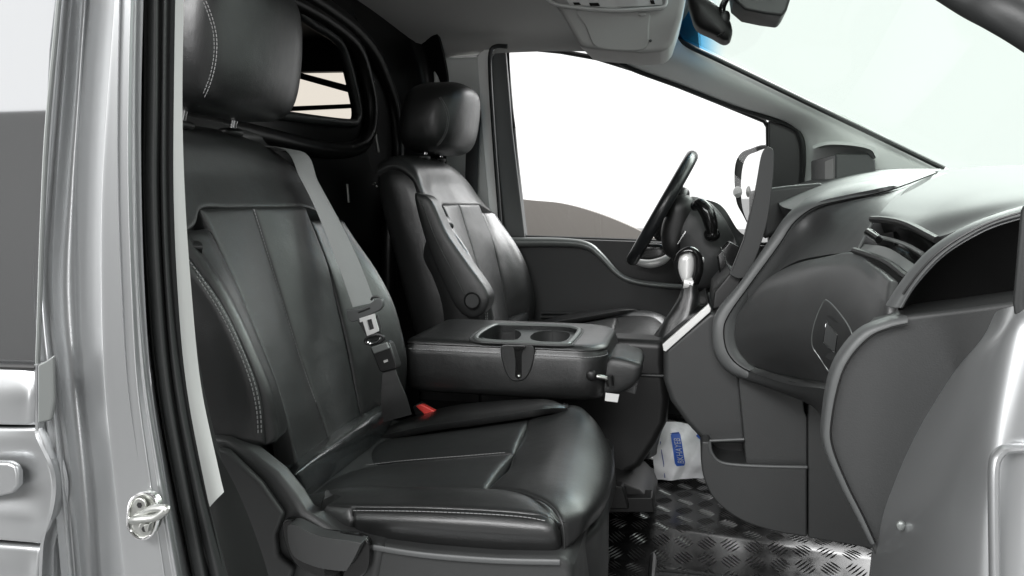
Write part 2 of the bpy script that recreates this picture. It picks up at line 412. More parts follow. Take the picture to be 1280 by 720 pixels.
# forward-curving far flange
fg = [PX(505, -30, -.84), PX(527, 0, -.83), PX(545, 38, -.82), PX(556, 80, -.815), PX(560, 120, -.81), PX(556, 190, -.82), PX(552, 300, -.83)]
surf('side_flange', [curve(fg, 12), [q+Vector((-.10, .0, 0)) for q in curve(fg, 12)], [q+Vector((-.13, -.35, -.0)) for q in curve(fg, 12)]], BULK, bh, nu=30, nv=12, thick=.012)
for (a, b, c, d) in ((470, 168, 473, 190), (434, 230, 436, 253)):
    MB().tube([PX(a, b, XB+.03), PX(c, d, XB+.03)], .004, k=8).build('clip', STEEL, bh)
for (a, b) in ((467, 102), (468, 229), (471, 233), (491, 283), (500, 311), (497, 127)):
    sbox('bolt', PX(a, b, XB+.03), .007, .007, .006, STEEL, bh, 2, 2, n=10, m=6)
# cargo side wall seen through the bulkhead window
cw = thing('cargo_side', 'black cargo side wall with a tinted barred window seen through the bulkhead window', 'cargo wall', W(-1.9, 2.60, -.75))
YC = 2.62
wl = prism('wall', [W(-3.2, YC, -1.0), W(-.97, YC, -1.0), W(-.97, YC, .58), W(-3.2, YC, .58)], (0, .03, 0), PLASTIC_B, cw, bevel=0)
hc = [P(330, 92, YC), P(375, 90, YC), P(437, 89, YC), P(440, 92, YC), P(446, 120, YC), P(450, 160, YC), P(330, 150, YC)]
cut(wl, [prism('cutter', [q+Vector((0, -.05, 0)) for q in hc], (0, .2, 0), None, bevel=0)])
mesh_obj('window', [q+Vector((0, .012, 0)) for q in hc], [tuple(range(len(hc)))], TINT, cw, False)
prism('window_bar', [P(355, 85, YC-.02), P(380, 92, YC-.02), P(455, 112, YC-.02), P(455, 121, YC-.02), P(380, 100, YC-.02), P(355, 93, YC-.02)], (0, .014, 0), PLASTIC_B, cw, bevel=.002)
prism('window_bar', [P(335, 134, YC-.02), P(455, 129, YC-.02), P(455, 134, YC-.02), P(335, 140, YC-.02)], (0, .014, 0), PLASTIC_B, cw, bevel=.002)
mesh_obj('ceiling', [W(-3.2, .6, .58), W(-.97, .6, .58), W(-.97, 2.65, .58), W(-3.2, 2.65, .58)], [(0, 1, 2, 3)], PLASTIC_B, cw)
mesh_obj('near_wall', [W(-3.2, .72, -1.2), W(-.97, .72, -1.2), W(-.97, .72, .58), W(-3.2, .72, .58)], [(0, 1, 2, 3)], PLASTIC_B, cw)
mesh_obj('rear_wall', [W(-3.2, .72, -1.2), W(-3.2, 2.65, -1.2), W(-3.2, 2.65, .58), W(-3.2, .72, .58)], [(0, 1, 2, 3)], PLASTIC_B, cw)
mesh_obj('cargo_floor', [W(-3.2, .72, -.9), W(-.97, .72, -.9), W(-.97, 2.65, -.9), W(-3.2, 2.65, -.9)], [(0, 1, 2, 3)], PLASTIC_B, cw)

# ------------------------------------------------------------------ driver's door and far side
dd = thing('driver_door', "driver's door with charcoal inner panel and closed clear window", 'door', W(.0, 2.55, -.75))
YD = 2.52
wo = [P(632, 62, YD), P(640, 57, YD), P(700, 63, YD), P(745, 71, YD), P(800, 88, YD), P(850, 107, YD), P(900, 127, YD), P(956, 150, YD), P(961, 158, YD), P(962, 230, YD), P(962, 306, YD), P(800, 302, YD), P(656, 297, YD), P(651, 285, YD), P(640, 160, YD)]
qw = [q+Vector((0, .03, 0)) for q in wo]
mesh_obj('window', qw, [tuple(range(len(qw)))], CLEAR, dd, False)
MB().tube([q+Vector((0, .02, 0)) for q in wo], .008, closed=True, k=8).build('window_gasket', PLASTIC_B, dd)
gb = [P(640, 160, YD), P(632, 62, YD), P(622, 60, YD), P(612, 75, YD), P(618, 160, YD), P(632, 296, YD), P(656, 297, YD)]
prism('window_pillar', gb, (0, .05, 0), PLASTIC_L, dd, bevel=.004)
prism('quarter_panel', [P(961, 150, YD+.0), P(985, 156, YD), P(998, 165, YD), P(1004, 185, YD), P(1001, 240, YD), P(1001, 312, YD), P(961, 308, YD)], (0, .05, 0), PLASTIC_B, dd, bevel=.004)
# door inner panel: main sheet, padded sill, armrest curve
prism('door_panel', [P(628, 296, YD-.03), P(735, 300, YD-.03), P(1010, 309, YD-.03), P(1010, 480, YD-.03), P(628, 470, YD-.03)], (0, .08, 0), PLASTIC_B, dd, bevel=.004)
arm = curve([P(640, 303, YD-.045), P(700, 303, YD-.05), P(733, 307, YD-.055), P(752, 321, YD-.06), P(770, 340, YD-.065), P(790, 351, YD-.07), P(830, 357, YD-.07), P(900, 362, YD-.06)], 50)
MB().tube(arm, lambda t: .017-.008*min(1, t*1.6), k=12, flat=1.3).build('armrest_edge', PLASTIC_S, dd)
low = [q+Vector((0, .01, -.01)) for q in arm]
prism('lower_panel', low+[P(905, 470, YD-.035), P(640, 470, YD-.035)], (0, .05, 0), PLASTIC, dd, bevel=.0)
hd = curve([P(795, 327, YD-.09), P(812, 330, YD-.10), P(828, 326, YD-.10), P(838, 318, YD-.09)], 16)
MB().tube(hd, lambda t: .008+.006*math.sin(math.pi*t*.9+.3), k=10).build('door_handle', SILVERP, dd)
sbox('handle_cup', P(814, 316, YD-.045), .13, .03, .06, GLOSSB, dd, 3, 3)
for k in range(3):
    MB().tube([P(676, 391+5*k, YD-.06), P(745, 391+5*k, YD-.06)], .004, k=6).build('speaker_slat', PLASTIC, dd)

fp = thing('far_door_pillar', 'grey trimmed far door pillar with a white edge strip beside the driver headrest', 'pillar', W(-.62, 2.5, -.75))
prism('pillar_trim', [P(540, 70, 2.50), P(572, 71, 2.50), P(606, 70, 2.50), P(612, 160, 2.50), P(622, 300, 2.50), P(550, 300, 2.50)], (0, .06, 0), TRIMG, fp, bevel=.01)
prism('pillar_backing', [P(596, 56, 2.60), P(628, 56, 2.60), P(634, 160, 2.60), P(648, 300, 2.60), P(596, 300, 2.60)], (0, .02, 0), PLASTIC_B, fp, bevel=0)
ws = curve([P(612, 62, 2.47), P(604, 72, 2.47), P(605, 100, 2.47), P(610, 170, 2.47), P(616, 240, 2.47), P(622, 300, 2.47)], 24)
ribbon('edge_strip', ws, [Vector((.017, .004, 0))]*6, .02, SOFTW, fp, n=24)
sl = curve([P(634, 58, 2.46), P(620, 58, 2.46), P(613, 66, 2.46), P(613, 100, 2.46), P(618, 180, 2.46), P(627, 300, 2.46)], 30)
MB().tube(sl, .007, k=8).build('door_seal', RUBBER, fp)
sbox('belt_guide', P(592, 148, 2.47), .05, .03, .10, PLASTIC_B, fp, 3, 3)
sbox('height_slider', P(590, 134, 2.45), .035, .02, .05, TRIMG, fp, 4, 3)
ribbon('belt_webbing', [P(593, 152, 2.45), P(590, 200, 2.45), P(588, 300, 2.45)], Vector((.022, .0, 0)), .003, BELTD, fp)

ap = thing('windscreen_pillar', 'pale grey trimmed windscreen pillar sloping from roof to far dash corner', 'pillar', W(.3, 2.42, 0))
up = [P(838, 38, 2.40), P(852, 52, 2.40), P(880, 68, 2.40), P(960, 107, 2.38), P(1060, 154, 2.34), P(1130, 189, 2.30), P(1180, 213, 2.26)]
lo = [P(775, 79, 2.50), P(800, 90, 2.50), P(850, 108, 2.50), P(915, 133, 2.50), P(985, 156, 2.50), P(1004, 190, 2.50), P(1000, 262, 2.48)]
mid = [(a+b)/2+Vector((0, -.035, -.0)) for a, b in zip(up, lo)]
surf('pillar_trim', [up, mid, lo], TRIMG, ap, nu=50, nv=16, thick=.02, puff=.006, edge=.02, sides='tb')
MB().tube(curve(lo[:5]+[P(1001, 172, 2.49), P(1004, 200, 2.49), P(1001, 242, 2.49)], 40), .008, k=8).build('door_opening_seal', RUBBER, ap)
# windscreen
wsn = thing('windscreen', 'pale green tinted windscreen above the dashboard', 'windscreen', W(.3, 1.6, .3))
A0, A1 = P(844, 42, 2.42), P(1190, 213, 2.27)
hdr = [A0, W(.0, 1.9, .535), W(.0, 1.3, .55), W(-.02, .78, .48)]
bas = [A1, W(.76, 1.9, .05), W(.80, 1.3, .045), W(.74, .74, .03)]
mdl = [(a+b)/2+Vector((.04, 0, .03)) for a, b in zip(hdr, bas)]
mdl[0] = (A0+A1)/2
surf('glass_pane', [hdr, mdl, bas], WIND, wsn, nu=24, nv=24, thick=.005)
SHADE, t_, nt_ = glass('blue_shade_band_glass', (.12, .45, .78), .02)
g_ = nt_.nodes.new('ShaderNodeTexCoord'); sx_ = nt_.nodes.new('ShaderNodeSeparateXYZ'); mr_ = nt_.nodes.new('ShaderNodeMapRange'); mx_ = nt_.nodes.new('ShaderNodeMix'); mx_.data_type = 'RGBA'
nt_.links.new(g_.outputs['UV'], sx_.inputs[0]); ma_ = nt_.nodes.new('ShaderNodeMath'); ma_.operation = 'MULTIPLY_ADD'; ma_.inputs[1].default_value = .9; nt_.links.new(sx_.outputs[0], ma_.inputs[0]); nt_.links.new(sx_.outputs[1], ma_.inputs[2])
mr_.inputs[1].default_value = .35; mr_.inputs[2].default_value = 1.0; mr_.interpolation_type = 'SMOOTHSTEP'; nt_.links.new(ma_.outputs[0], mr_.inputs[0]); nt_.links.new(mr_.outputs[0], mx_.inputs[0])
mx_.inputs[6].default_value = (.20, .60, .88, 1); mx_.inputs[7].default_value = (1, 1, 1, 1); nt_.links.new(mx_.outputs[2], t_.inputs[0])
sa = [A0+Vector((-.012, -.012, -.004)), W(-.018, 2.1, .505), W(-.018, 1.6, .52)]
sb = [a+(b-a)*.22+Vector((-.002, -.01, .0)) for a, b in zip(sa, [A1, W(.76, 2.1, .05), W(.80, 1.6, .045)])]
sh = surf('shade_band', [sa, sb], SHADE, wsn, nu=12, nv=8, thick=.0006)
uv = sh.data.uv_layers.new(name='fade'); 
for lp in sh.data.loops:
    i = lp.vertex_index % (9*13); uv.data[lp.index].uv = ((i % 13)/12, (i//13)/8)
MB().tube(curve([P(858, -12, 2.36), P(846, 30, 2.40), P(849, 47, 2.41), P(862, 58, 2.40), P(900, 76, 2.38), P(1000, 124, 2.34), P(1100, 172, 2.29), P(1180, 211, 2.24)], 40), .007, k=8).build('windscreen_seal', RUBBER, wsn)
hp = curve([W(.02, .70, .44), W(.2, .68, .40), W(.45, .66, .30), W(.7, .64, .12), W(.85, .62, -.03)], 20)
rp = thing('near_roof_pillar', 'dark near roof pillar crossing the top right corner', 'pillar', W(.2, .68, .4))
MB().tube(curve([P(1010, -130, .77), P(1085, -85, .755), P(1150, -45, .74), P(1215, -4, .72), P(1250, 14, .70), P(1285, 34, .69), P(1340, 70, .68), P(1440, 135, .665), P(1560, 215, .65)], 40), .016, k=12).build('roof_seal', RUBBER, rp)
ribbon('pillar_cover', curve([P(1180, -50, .78), P(1235, -14, .76), P(1262, 2, .75), P(1300, 22, .74), P(1360, 60, .73)], 10), Vector((.012, .0, .018)), .01, PLASTIC_L, rp)
struct(prism('door_sill', [W(-.60, .60, -.80), W(.95, .60, -.80), W(.95, .60, -1.15), W(-.60, .60, -1.15)], (0, .45, 0), PAINT, bevel=.02))
fs = thing('far_side_wall', 'black lower body side beneath the driver window', 'body side', W(0, 2.58, -.75))
prism('side_panel', [W(-.98, 2.6, -.80), W(.95, 2.6, -.80), W(.95, 2.6, -.14), W(-.98, 2.6, -.14)], (0, .04, 0), PLASTIC_B, fs, bevel=0)
prism('sill_panel', [W(-.98, 2.6, -.14), W(-.68, 2.6, -.14), W(-.70, 2.6, .5), W(-.98, 2.6, .56)], (0, .04, 0), TRIMM, fs, bevel=0)
prism('firewall', [W(.72, .7, -.80), W(.72, 2.6, -.80), W(.72, 2.6, -.02), W(.72, .7, -.02)], (.05, 0, 0), PLASTIC_B, fs, bevel=0)

# ------------------------------------------------------------------ passenger seat
def col(Y, pts):
    q = sorted([(P(a, b, Y).z-CAM.z, P(a, b, Y).x) for a, b in pts]); 
    def f(z):
        if z <= q[0][0]: a, b = q[0], q[1]
        elif z >= q[-1][0]: a, b = q[-2], q[-1]
        else:
            for a, b in zip(q, q[1:]):
                if a[0] <= z <= b[0]: break
        return a[1]+(b[1]-a[1])*(z-a[0])/(b[0]-a[0])
    return lambda z, dx=0: W(f(z)+dx, Y, z)
c1 = col(.93, [(237, 318), (262, 350), (290, 395), (318, 455), (331, 500), (334, 548)])
c2 = col(.965, [(236, 290), (278, 350), (305, 405), (328, 460), (346, 500), (352, 545)])
c3 = col(1.03, [(252, 262), (278, 315), (302, 370), (326, 430), (345, 480), (363, 540), (368, 570)])
c4 = col(1.17, [(317, 257), (348, 357), (375, 445), (400, 515), (410, 545)])
c5 = col(1.31, [(382, 257), (410, 327), (420, 370), (433, 427), (447, 498), (453, 525)])
c6 = col(1.375, [(404, 262), (430, 310), (455, 355), (474, 405), (484, 450), (484, 498)])
c7 = col(1.43, [(418, 262), (427, 275), (450, 310), (475, 345), (492, 380), (503, 420), (508, 450), (505, 500)])
ps = thing('passenger_seat', 'nearest black leather seat with stitched side bolsters, in front of the door pillar', 'car seat', W(-.5, 1.17, -.75), 'black leather front seats')
def rows(cols, zs): return [[c(z) for c in cols] for z in zs]
zs = [-.012, -.06, -.12, -.18, -.24, -.30, -.36, -.43]
def mid2(ca, cb, k=.5, dx=0): return lambda z: ca(z).lerp(cb(z), k)+Vector((dx, 0, 0))
bk = thing  # (kept short)
backrest_parts = []
def back(o): backrest_parts.append(o); return o
back(surf('backrest_insert', rows([c3, mid2(c3, c4, .35, .003), mid2(c3, c4, .7, .004), c4], zs), LEATHER2, ps, nu=30, nv=50, puff=.0035, edge=.010, thick=.03))
back(surf('backrest_insert', rows([c4, mid2(c4, c5, .3, .004), mid2(c4, c5, .65, .003), c5], zs), LEATHER2, ps, nu=30, nv=50, puff=.0035, edge=.010, thick=.03))
zb = [-.040, -.075, -.12, -.17, -.22, -.27, -.315, -.345]
zb2 = [-.036, -.08, -.14, -.20, -.26, -.32, -.38, -.42]
def wide(z): return c3(z)
back(surf('backrest_bolster', rows([c1, mid2(c1, c2, .5, .006), c2, mid2(c2, c3, .5, .006), c3], zb), LEATHER, ps, nu=36, nv=50, puff=.008, edge=.016, thick=.04))
back(surf('backrest_bolster', rows([c5, mid2(c5, c6, .5, -.004), c6, mid2(c6, c7, .5, .008), c7, lambda z: c7(z)+Vector((-.05, .012, 0)), lambda z: c7(z)+Vector((-.12, .008, 0))], zb2), LEATHER, ps, nu=44, nv=50, puff=.007, edge=.014, thick=.02))
# outer side bag
kb = lambda z: min(1, .25+max(0, -.06-z)*9)
G = rows([lambda z: c1(z)+Vector((-.15*kb(z), -.0, 0)), lambda z: c1(z)+Vector((-.10*kb(z), -.018, 0)), lambda z: c1(z)+Vector((-.055*kb(z), -.020, 0)), lambda z: c1(z)+Vector((-.02*kb(z), -.012, 0)), c1], [-.06, -.10, -.15, -.20, -.25, -.29, -.325, -.345])
back(surf('side_bolster', G, LEATHER, ps, nu=40, nv=50, puff=.010, edge=.022, thick=.05))
sp = [c1(z) for z in (-.06, -.10, -.15, -.20, -.25, -.29, -.33)]
st = Vector((-.006, -.004, 0)); back(stitches('bolster_stitching', [q+st for q in sp], THREAD, ps, step=.0068, ln=.0042, r=.0010, rows=((0, 0), (.0045, 0))))
back(stitches('insert_stitching', [c4(z)+Vector((.001, -.004, 0)) for z in (-.015, -.08, -.15, -.22, -.29, -.35)], THREAD, ps, step=.0058, ln=.0042, r=.0008, lift=.002))
# shoulder panel, curling over the top
def sh(Y, top, xt=-.80, z0=-.012, fx=None):
    fx = fx or c4
    x0 = fx(z0).x
    return [W(xt-.085, Y, top-.012), W(xt-.045, Y, top+.002), W(xt-.008, Y, top-.006), W(xt+.010+(x0-xt)*.18, Y, top-.035), W(x0+(xt-x0)*.45, Y, z0+(top-z0)*.40), W(x0+(xt-x0)*.15, Y, z0+(top-z0)*.12), W(x0, Y, z0)]
S = [sh(.925, .085, -.80, -.05, c2), sh(.945, .11, -.80, -.048, c2), sh(1.0, .118, -.80, -.036, c3), sh(1.035, .121, -.80, -.012, c3), sh(1.10, .124, -.80, -.012, mid2(c3, c4)), sh(1.17, .125), sh(1.24, .123, -.80, -.012, mid2(c4, c5)), sh(1.31, .115, -.80, -.012, c5), sh(1.36, .103, -.795, -.022, c6), sh(1.405, .075, -.785, -.034, c6), sh(1.432, .035, -.775, -.036, c7)]
back(surf('backrest_shoulder', [[S[c][r] for c in range(len(S))] for r in range(7)], LEATHER2, ps, nu=60, nv=50, puff=.004, edge=.010, thick=.03))
SP = []
for z, xf, xb, yy in ((.095, -.805, -.875, .955), (.06, -.782, -.885, .935), (0, -.755, -.875, .928), (-.06, -.735, -.86, .926), (-.15, -.70, -.835, .926), (-.25, -.66, -.81, .926), (-.36, -.62, -.78, .926), (-.45, -.60, -.76, .926)):
    SP.append([W(xf, yy+.004, z), W((xf*2+xb)/3, yy-.006, z), W((xf+xb*2)/3, yy-.006, z), W(xb, yy+.01, z), W(xb-.012, yy+.05, z)])
back(surf('backrest_side', SP, LEATHER, ps, nu=24, nv=40, thick=.01, away=(0, -1, 0)))
# core
R = []
for z in (-.47, -.40, -.30, -.20, -.10, 0, .05, .085):
    xf = c4(z).x-.028 if z < .0 else c4(0).x-.03-(z)*.35; xb = xf-.085
    ya, yb = (.935, 1.425) if z < .04 else (.96, 1.39)
    R.append([W(xf, ya+.03, z), W(xf-.0, 1.17, z), W(xf, yb-.03, z), W(xf-.03, yb, z), W(xb+.02, yb, z), W(xb, yb-.03, z), W(xb, ya+.03, z), W(xb+.02, ya, z), W(xf-.03, ya, z)])
back(MB().loft(R).build('backrest_shell', PLASTIC_B, ps, bevel=.006))
# headrest and posts
HT = math.radians(0)
def hshape(v):
    return Vector((v.x-.022*abs(v.y/.14)**2.4*(1 if v.x > 0 else .3)+(.10*v.z), v.y*(1-.05*abs(v.z/.1)), v.z-.006*(v.y/.15)**2))
hr = back(sbox('headrest', W(-.750, 1.175, .257), .142, .314, .238, LEATHER, ps, e=4.8, e2=3.5, n=64, m=40, shape=hshape))
hs = [(250, -14), (262, 12), (270, 40), (271, 66), (267, 92), (258, 117), (248, 134)]
def on_surface(o, px, py):
    d = ray(px, py).normalized(); ok, loc, nn, _ = o.ray_cast(CAM, d); return loc if ok else P(px, py, 1.04)
back(stitches('headrest_stitching', [on_surface(hr, *q) for q in hs], THREAD, ps, step=.006, ln=.004, r=.0008, rows=((0, 0), (.004, 0))))
for Y in (1.095, 1.235):
    back(MB().tube([W(-.79, Y, .19), W(-.815, Y, .10)], .0065, k=12).build('headrest_post', CHROME, ps))
    back(sbox('post_guide', W(-.812, Y, .120), .04, .05, .018, PLASTIC_B, ps, 2.4, 2.5))
# cushion
cush = []
def cu(o): cush.append(o); return o
cu(surf('cushion_side', [[P(440, 632, .93), P(520, 633, .93), P(600, 636, .93), P(655, 640, .93), P(690, 646, .93), P(703, 664, .938)],
                        [P(440, 652, .918), P(520, 655, .915), P(600, 660, .915), P(655, 664, .915), P(690, 668, .918), P(704, 678, .935)],
                        [P(443, 674, .93), P(520, 682, .93), P(600, 690, .93), P(655, 693, .93), P(690, 694, .93), P(704, 691, .938)]], LEATHER, ps, nu=60, nv=24, puff=.005, edge=.012, thick=.006))
cu(surf('cushion_side', [[P(372, 630, .935), P(405, 631, .93), P(440, 632, .93)], [P(385, 645, .93), P(415, 655, .925), P(440, 654, .92)], [P(398, 652, .93), P(425, 668, .928), P(443, 674, .93)]], LEATHER, ps, nu=16, nv=16, puff=.004, edge=.010, thick=.04))
cu(surf('cushion_bolster', [[P(388, 627, 1.01), P(436, 611, 1.03), P(520, 611, 1.03), P(607, 611, 1.03), P(645, 614, 1.0), P(682, 628, .965), P(702, 652, .938)],
                           [P(378, 620, .97), P(436, 610, .985), P(520, 610, .985), P(600, 613, .985), P(645, 620, .972), P(680, 636, .952), P(701, 655, .937)],
                           [P(372, 630, .935), P(440, 632, .93), P(520, 633, .93), P(600, 636, .93), P(655, 640, .93), P(690, 646, .93), P(702, 658, .936)]], LEATHER, ps, nu=70, nv=26, puff=.004, edge=.010, thick=.008))
g3 = [(385, 622, 1.01), (436, 611, 1.03), (520, 611, 1.03), (607, 611, 1.03)]
gc = [(430, 586, 1.17), (500, 578, 1.17), (575, 572, 1.17), (642, 566, 1.17)]
g5 = [(480, 548, 1.31), (540, 541, 1.31), (600, 533, 1.31), (661, 524, 1.31)]
def mix(a, b, k, dz=.004): return [P(*p).lerp(P(*q), k)+Vector((0, 0, dz)) for p, q in zip(a, b)]
fe = lambda l, q: l[:-1]+[q]
cu(surf('cushion_insert', [L(g3), mix(g3, gc, .33), mix(g3, gc, .66), L(gc)], LEATHER2, ps, nu=50, nv=26, puff=.0045, edge=.012, thick=.05))
cu(surf('cushion_insert', [L(gc), mix(gc, g5, .33), mix(gc, g5, .66), L(g5)], LEATHER2, ps, nu=50, nv=26, puff=.0045, edge=.012, thick=.05))
g6 = [(478, 541, 1.36), (550, 523, 1.365), (610, 515, 1.37), (662, 509, 1.37), (688, 508, 1.37), (702, 510, 1.375)]
g5b = [(468, 556, 1.31), (540, 541, 1.31), (600, 533, 1.31), (661, 524, 1.31), (688, 519, 1.335), (704, 516, 1.35)]
g7 = [(492, 534, 1.42), (560, 514, 1.425), (620, 507, 1.425), (662, 505, 1.42), (686, 505, 1.41), (699, 508, 1.405)]
dn1 = [P(*q)+Vector((0, .006, -.010)) for q in g7]; dn = [P(*q)+Vector((0, .008, -.06)) for q in g7]
FB = [L(g5b), L([(470, 546, 1.337), (545, 531, 1.337), (605, 523.5, 1.337), (662, 515.5, 1.337), (690, 512.5, 1.352), (705, 512, 1.364)]), [q+Vector((0, 0, -.003)) for q in L(g6)], [q+Vector((0, 0, -.004)) for q in L(g7)], dn1, dn]
for row in FB:
    row[5] = row[5]+Vector((.004, 0, -.005))
cu(surf('cushion_bolster', FB, LEATHER, ps, nu=60, nv=34, puff=.004, edge=.010, thick=.012, sides='ltr'))
core_rows = [[P(395, 632, .95), P(440, 632, .95), P(520, 632, .95), P(615, 634, .95)], L(g3), L(gc), L(g5), [P(500, 540, 1.35), P(550, 530, 1.35), P(610, 521, 1.35), P(668, 514, 1.35)], [P(515, 528, 1.41), P(560, 522, 1.41), P(620, 515, 1.41), P(672, 510, 1.41)]]
cu(surf('cushion_core', [[q+Vector((0, 0, -.0065)) for q in row] for row in core_rows], LEATHER, ps, nu=20, nv=20, thick=.03, away=(0, 0, 1)))
FC = [[P(607, 611, 1.03), P(645, 614, 1.0), P(682, 628, .965), P(702, 652, .940), P(706, 691, .938)],
      [W(-.272, 1.07, -.413), W(-.215, 1.04, -.400), W(-.165, 1.010, -.399), W(-.128, .985, -.415), W(-.126, .970, -.440)],
      [W(-.268, 1.11, -.413), W(-.205, 1.10, -.397), W(-.152, 1.085, -.401), W(-.114, 1.07, -.424), W(-.117, 1.06, -.456)],
      [P(642, 566, 1.17), W(-.20, 1.17, -.393), W(-.150, 1.17, -.400), W(-.113, 1.17, -.428), W(-.118, 1.17, -.472)],
      [P(655, 543, 1.25), W(-.205, 1.25, -.391), W(-.155, 1.25, -.399), W(-.120, 1.25, -.430), W(-.124, 1.25, -.475)],
      [P(661, 524, 1.31), W(-.215, 1.31, -.388), W(-.165, 1.31, -.394), W(-.135, 1.31, -.428), W(-.138, 1.31, -.472)],
      [P(700, 517, 1.345), W(-.21, 1.36, -.383), W(-.180, 1.365, -.392), W(-.155, 1.37, -.425), W(-.158, 1.37, -.48)],
      [P(703, 509, 1.40), W(-.212, 1.405, -.388), W(-.192, 1.412, -.398), W(-.176, 1.42, -.430), W(-.18, 1.42, -.475)]]
cu(surf('cushion_front', [[FC[c][r] for c in range(8)] for r in range(5)], LEATHER, ps, nu=70, nv=50, puff=.004, edge=.010, thick=.03))
RB = [[P(349, 600, .965), P(372, 572, 1.05), P(408, 545, 1.17), P(445, 520, 1.28), P(476, 503, 1.36)],
      [P(352, 592, .965)+Vector((.02, 0, -.0)), P(390, 566, 1.05)+Vector((.012, 0, 0)), P(425, 541, 1.17)+Vector((.014, 0, 0)), P(458, 518, 1.28)+Vector((.012, 0, 0)), P(484, 505, 1.36)+Vector((.01, 0, 0))],
      [P(374, 605, .98)+Vector((.0, 0, 0)), P(412, 580, 1.07), P(446, 556, 1.18), P(474, 532, 1.28), P(492, 515, 1.36)],
      [P(384, 625, 1.0), P(412, 603, 1.08), P(444, 578, 1.18), P(474, 553, 1.28), P(492, 530, 1.36)]]
cu(surf('cushion_rear_roll', RB, ROLL, ps, nu=50, nv=30, puff=.006, edge=.014, thick=.04))
cu(stitches('cushion_stitching', [P(*q)+Vector((0, -.003, .0)) for q in [(442, 637, .925), (520, 638, .922), (600, 641, .922), (655, 645, .922), (688, 651, .922)]], THREAD, ps, step=.006, ln=.0045, r=.0006))
cu(stitches('cushion_stitching', [P(*q)+Vector((0, -.002, .003)) for q in [(433, 586, 1.17), (500, 578, 1.17), (575, 572, 1.17), (636, 567, 1.17)]], THREAD, ps, step=.006, ln=.0045, r=.0006, lift=.0015))
cu(MB().tube(curve([P(608, 612, 1.028), P(645, 614, .998), P(682, 628, .962), P(702, 652, .937), P(706, 690, .935)], 40), .0016, k=6).build('piping', LEATHER2, ps))
# base, recliner cover and lever
cr_ = [P(-20+280, 545, .90), P(283, 548, .90), P(312, 566, .90), P(345, 592, .90), P(368, 620, .90), P(380, 640, .90), P(420, 664, .90), P(452, 677, .90), P(480, 684, .90), P(470, 740, .90), P(420, 760, .90), P(330, 780, .90), P(285, 760, .90), P(272, 660, .90)]
prism('recliner_cover', cr_, (0, .035, 0), PLASTIC, ps, bevel=.010, segs=4)
prism('recliner_cover_face', [P(275, 556, .90), P(290, 560, .90), P(332, 600, .90), P(360, 640, .90), P(350, 665, .90), P(352, 690, .90), P(372, 706, .90), P(350, 790, .90), P(300, 760, .90), P(283, 660, .90)], (0, -.012, 0), PLASTIC, ps, bevel=.008, segs=4)
bs = [W(-.60, .905, -.445), P(455, 679, .905), P(530, 690, .905), P(620, 697, .905), P(703, 698, .905), P(716, 712, .905), P(722, 800, .905), W(-.60, .905, -.70)]
prism('seat_base', bs, (0, .52, 0), PLASTIC, ps, bevel=.012, segs=4)
prism('cushion_pan', [P(700, 692, .945), P(728, 676, 1.0), P(750, 655, 1.07), P(760, 636, 1.15), P(762, 600, 1.30), W(-.17, 1.42, -.46), W(-.5, 1.42, -.46), W(-.5, .94, -.46)], (0, 0, -.20), PLASTIC, ps, bevel=.012)
MB().tube(curve([P(452, 682, .897), P(530, 694, .897), P(620, 701, .897), P(700, 703, .897)], 20), .004, k=8, flat=.5).build('base_ridge', PLASTIC_L, ps)
prism('lever_recess_shade', ccurve([P(352, 660, .884), P(364, 649, .884), P(400, 664, .884), P(452, 671, .884), P(462, 690, .884), P(452, 722, .884), P(400, 722, .884), P(366, 702, .884)], 40), (0, .012, 0), GLOSSB, ps, bevel=.003)  # black plate standing for the shadow round the lever
lv = ccurve([P(359, 663, .868), P(366, 656, .868), P(398, 670, .868), P(446, 678, .868), P(449, 684, .868), P(436, 709, .868), P(428, 714, .868), P(395, 709, .868), P(366, 694, .868)], 48)
prism('recline_lever', lv, (0, .022, 0), LIDM, ps, bevel=.006, segs=4)
MB().tube([P(415, 712, .872), P(417, 722, .880)], .010, k=10).build('lever_foot', PLASTIC_B, ps)

# ------------------------------------------------------------------ driver seat: same build, set further in and higher
def copy_thing(src, off, label, skip=(), dz=None, ren=None):
    hd_ = ('headrest', 'headrest_stitching'); c = src.copy(); COL.objects.link(c); c.location = src.location+Vector(off); c['label'] = label
    for ch in [o for o in src.children]:
        if ch.name.split('.')[0] in skip: continue
        k = ch.copy(); COL.objects.link(k); k.parent = c; k.matrix_parent_inverse = ch.matrix_parent_inverse.copy()
        if dz and ch in dz: k.location.z += dz[ch]
        if ch.name.split('.')[0] in hd_: S_ = Vector((1.22, 1.06, .84)); C0 = W(-.750, 1.175, .257); k.scale = S_; k.location = Vector([C0[i]*(1-S_[i]) for i in range(3)])+Vector((-.022, 0, -.026))
        for g in [o for o in ch.children]:
            q = g.copy(); COL.objects.link(q); q.parent = k; q.matrix_parent_inverse = g.matrix_parent_inverse.copy()
    return c
ds = copy_thing(ps, (.065, .97, .0), "driver's black leather seat with a raised inner armrest", skip=('lever_recess_shade', 'recline_lever', 'lever_foot', 'recliner_cover', 'recliner_cover_face', 'base_ridge'), dz={o: .045 for o in cush})
surf('cushion_bolster', [[P(738, 424, 2.20), P(770, 416, 2.20), P(800, 413, 2.20), P(822, 416, 2.20), P(838, 424, 2.20)],
                        [P(732, 414, 2.25), P(765, 404, 2.25), P(800, 400, 2.25), P(826, 405, 2.25), P(842, 416, 2.25)],
                        [P(728, 404, 2.32), P(762, 393, 2.32), P(800, 388, 2.32), P(828, 394, 2.32), P(843, 409, 2.32)],
                        [P(728, 406, 2.40), P(762, 397, 2.40), P(800, 393, 2.40), P(828, 399, 2.40), P(843, 412, 2.40)]], SHINY, ds, nu=40, nv=30, puff=.006, edge=.014, thick=.04)
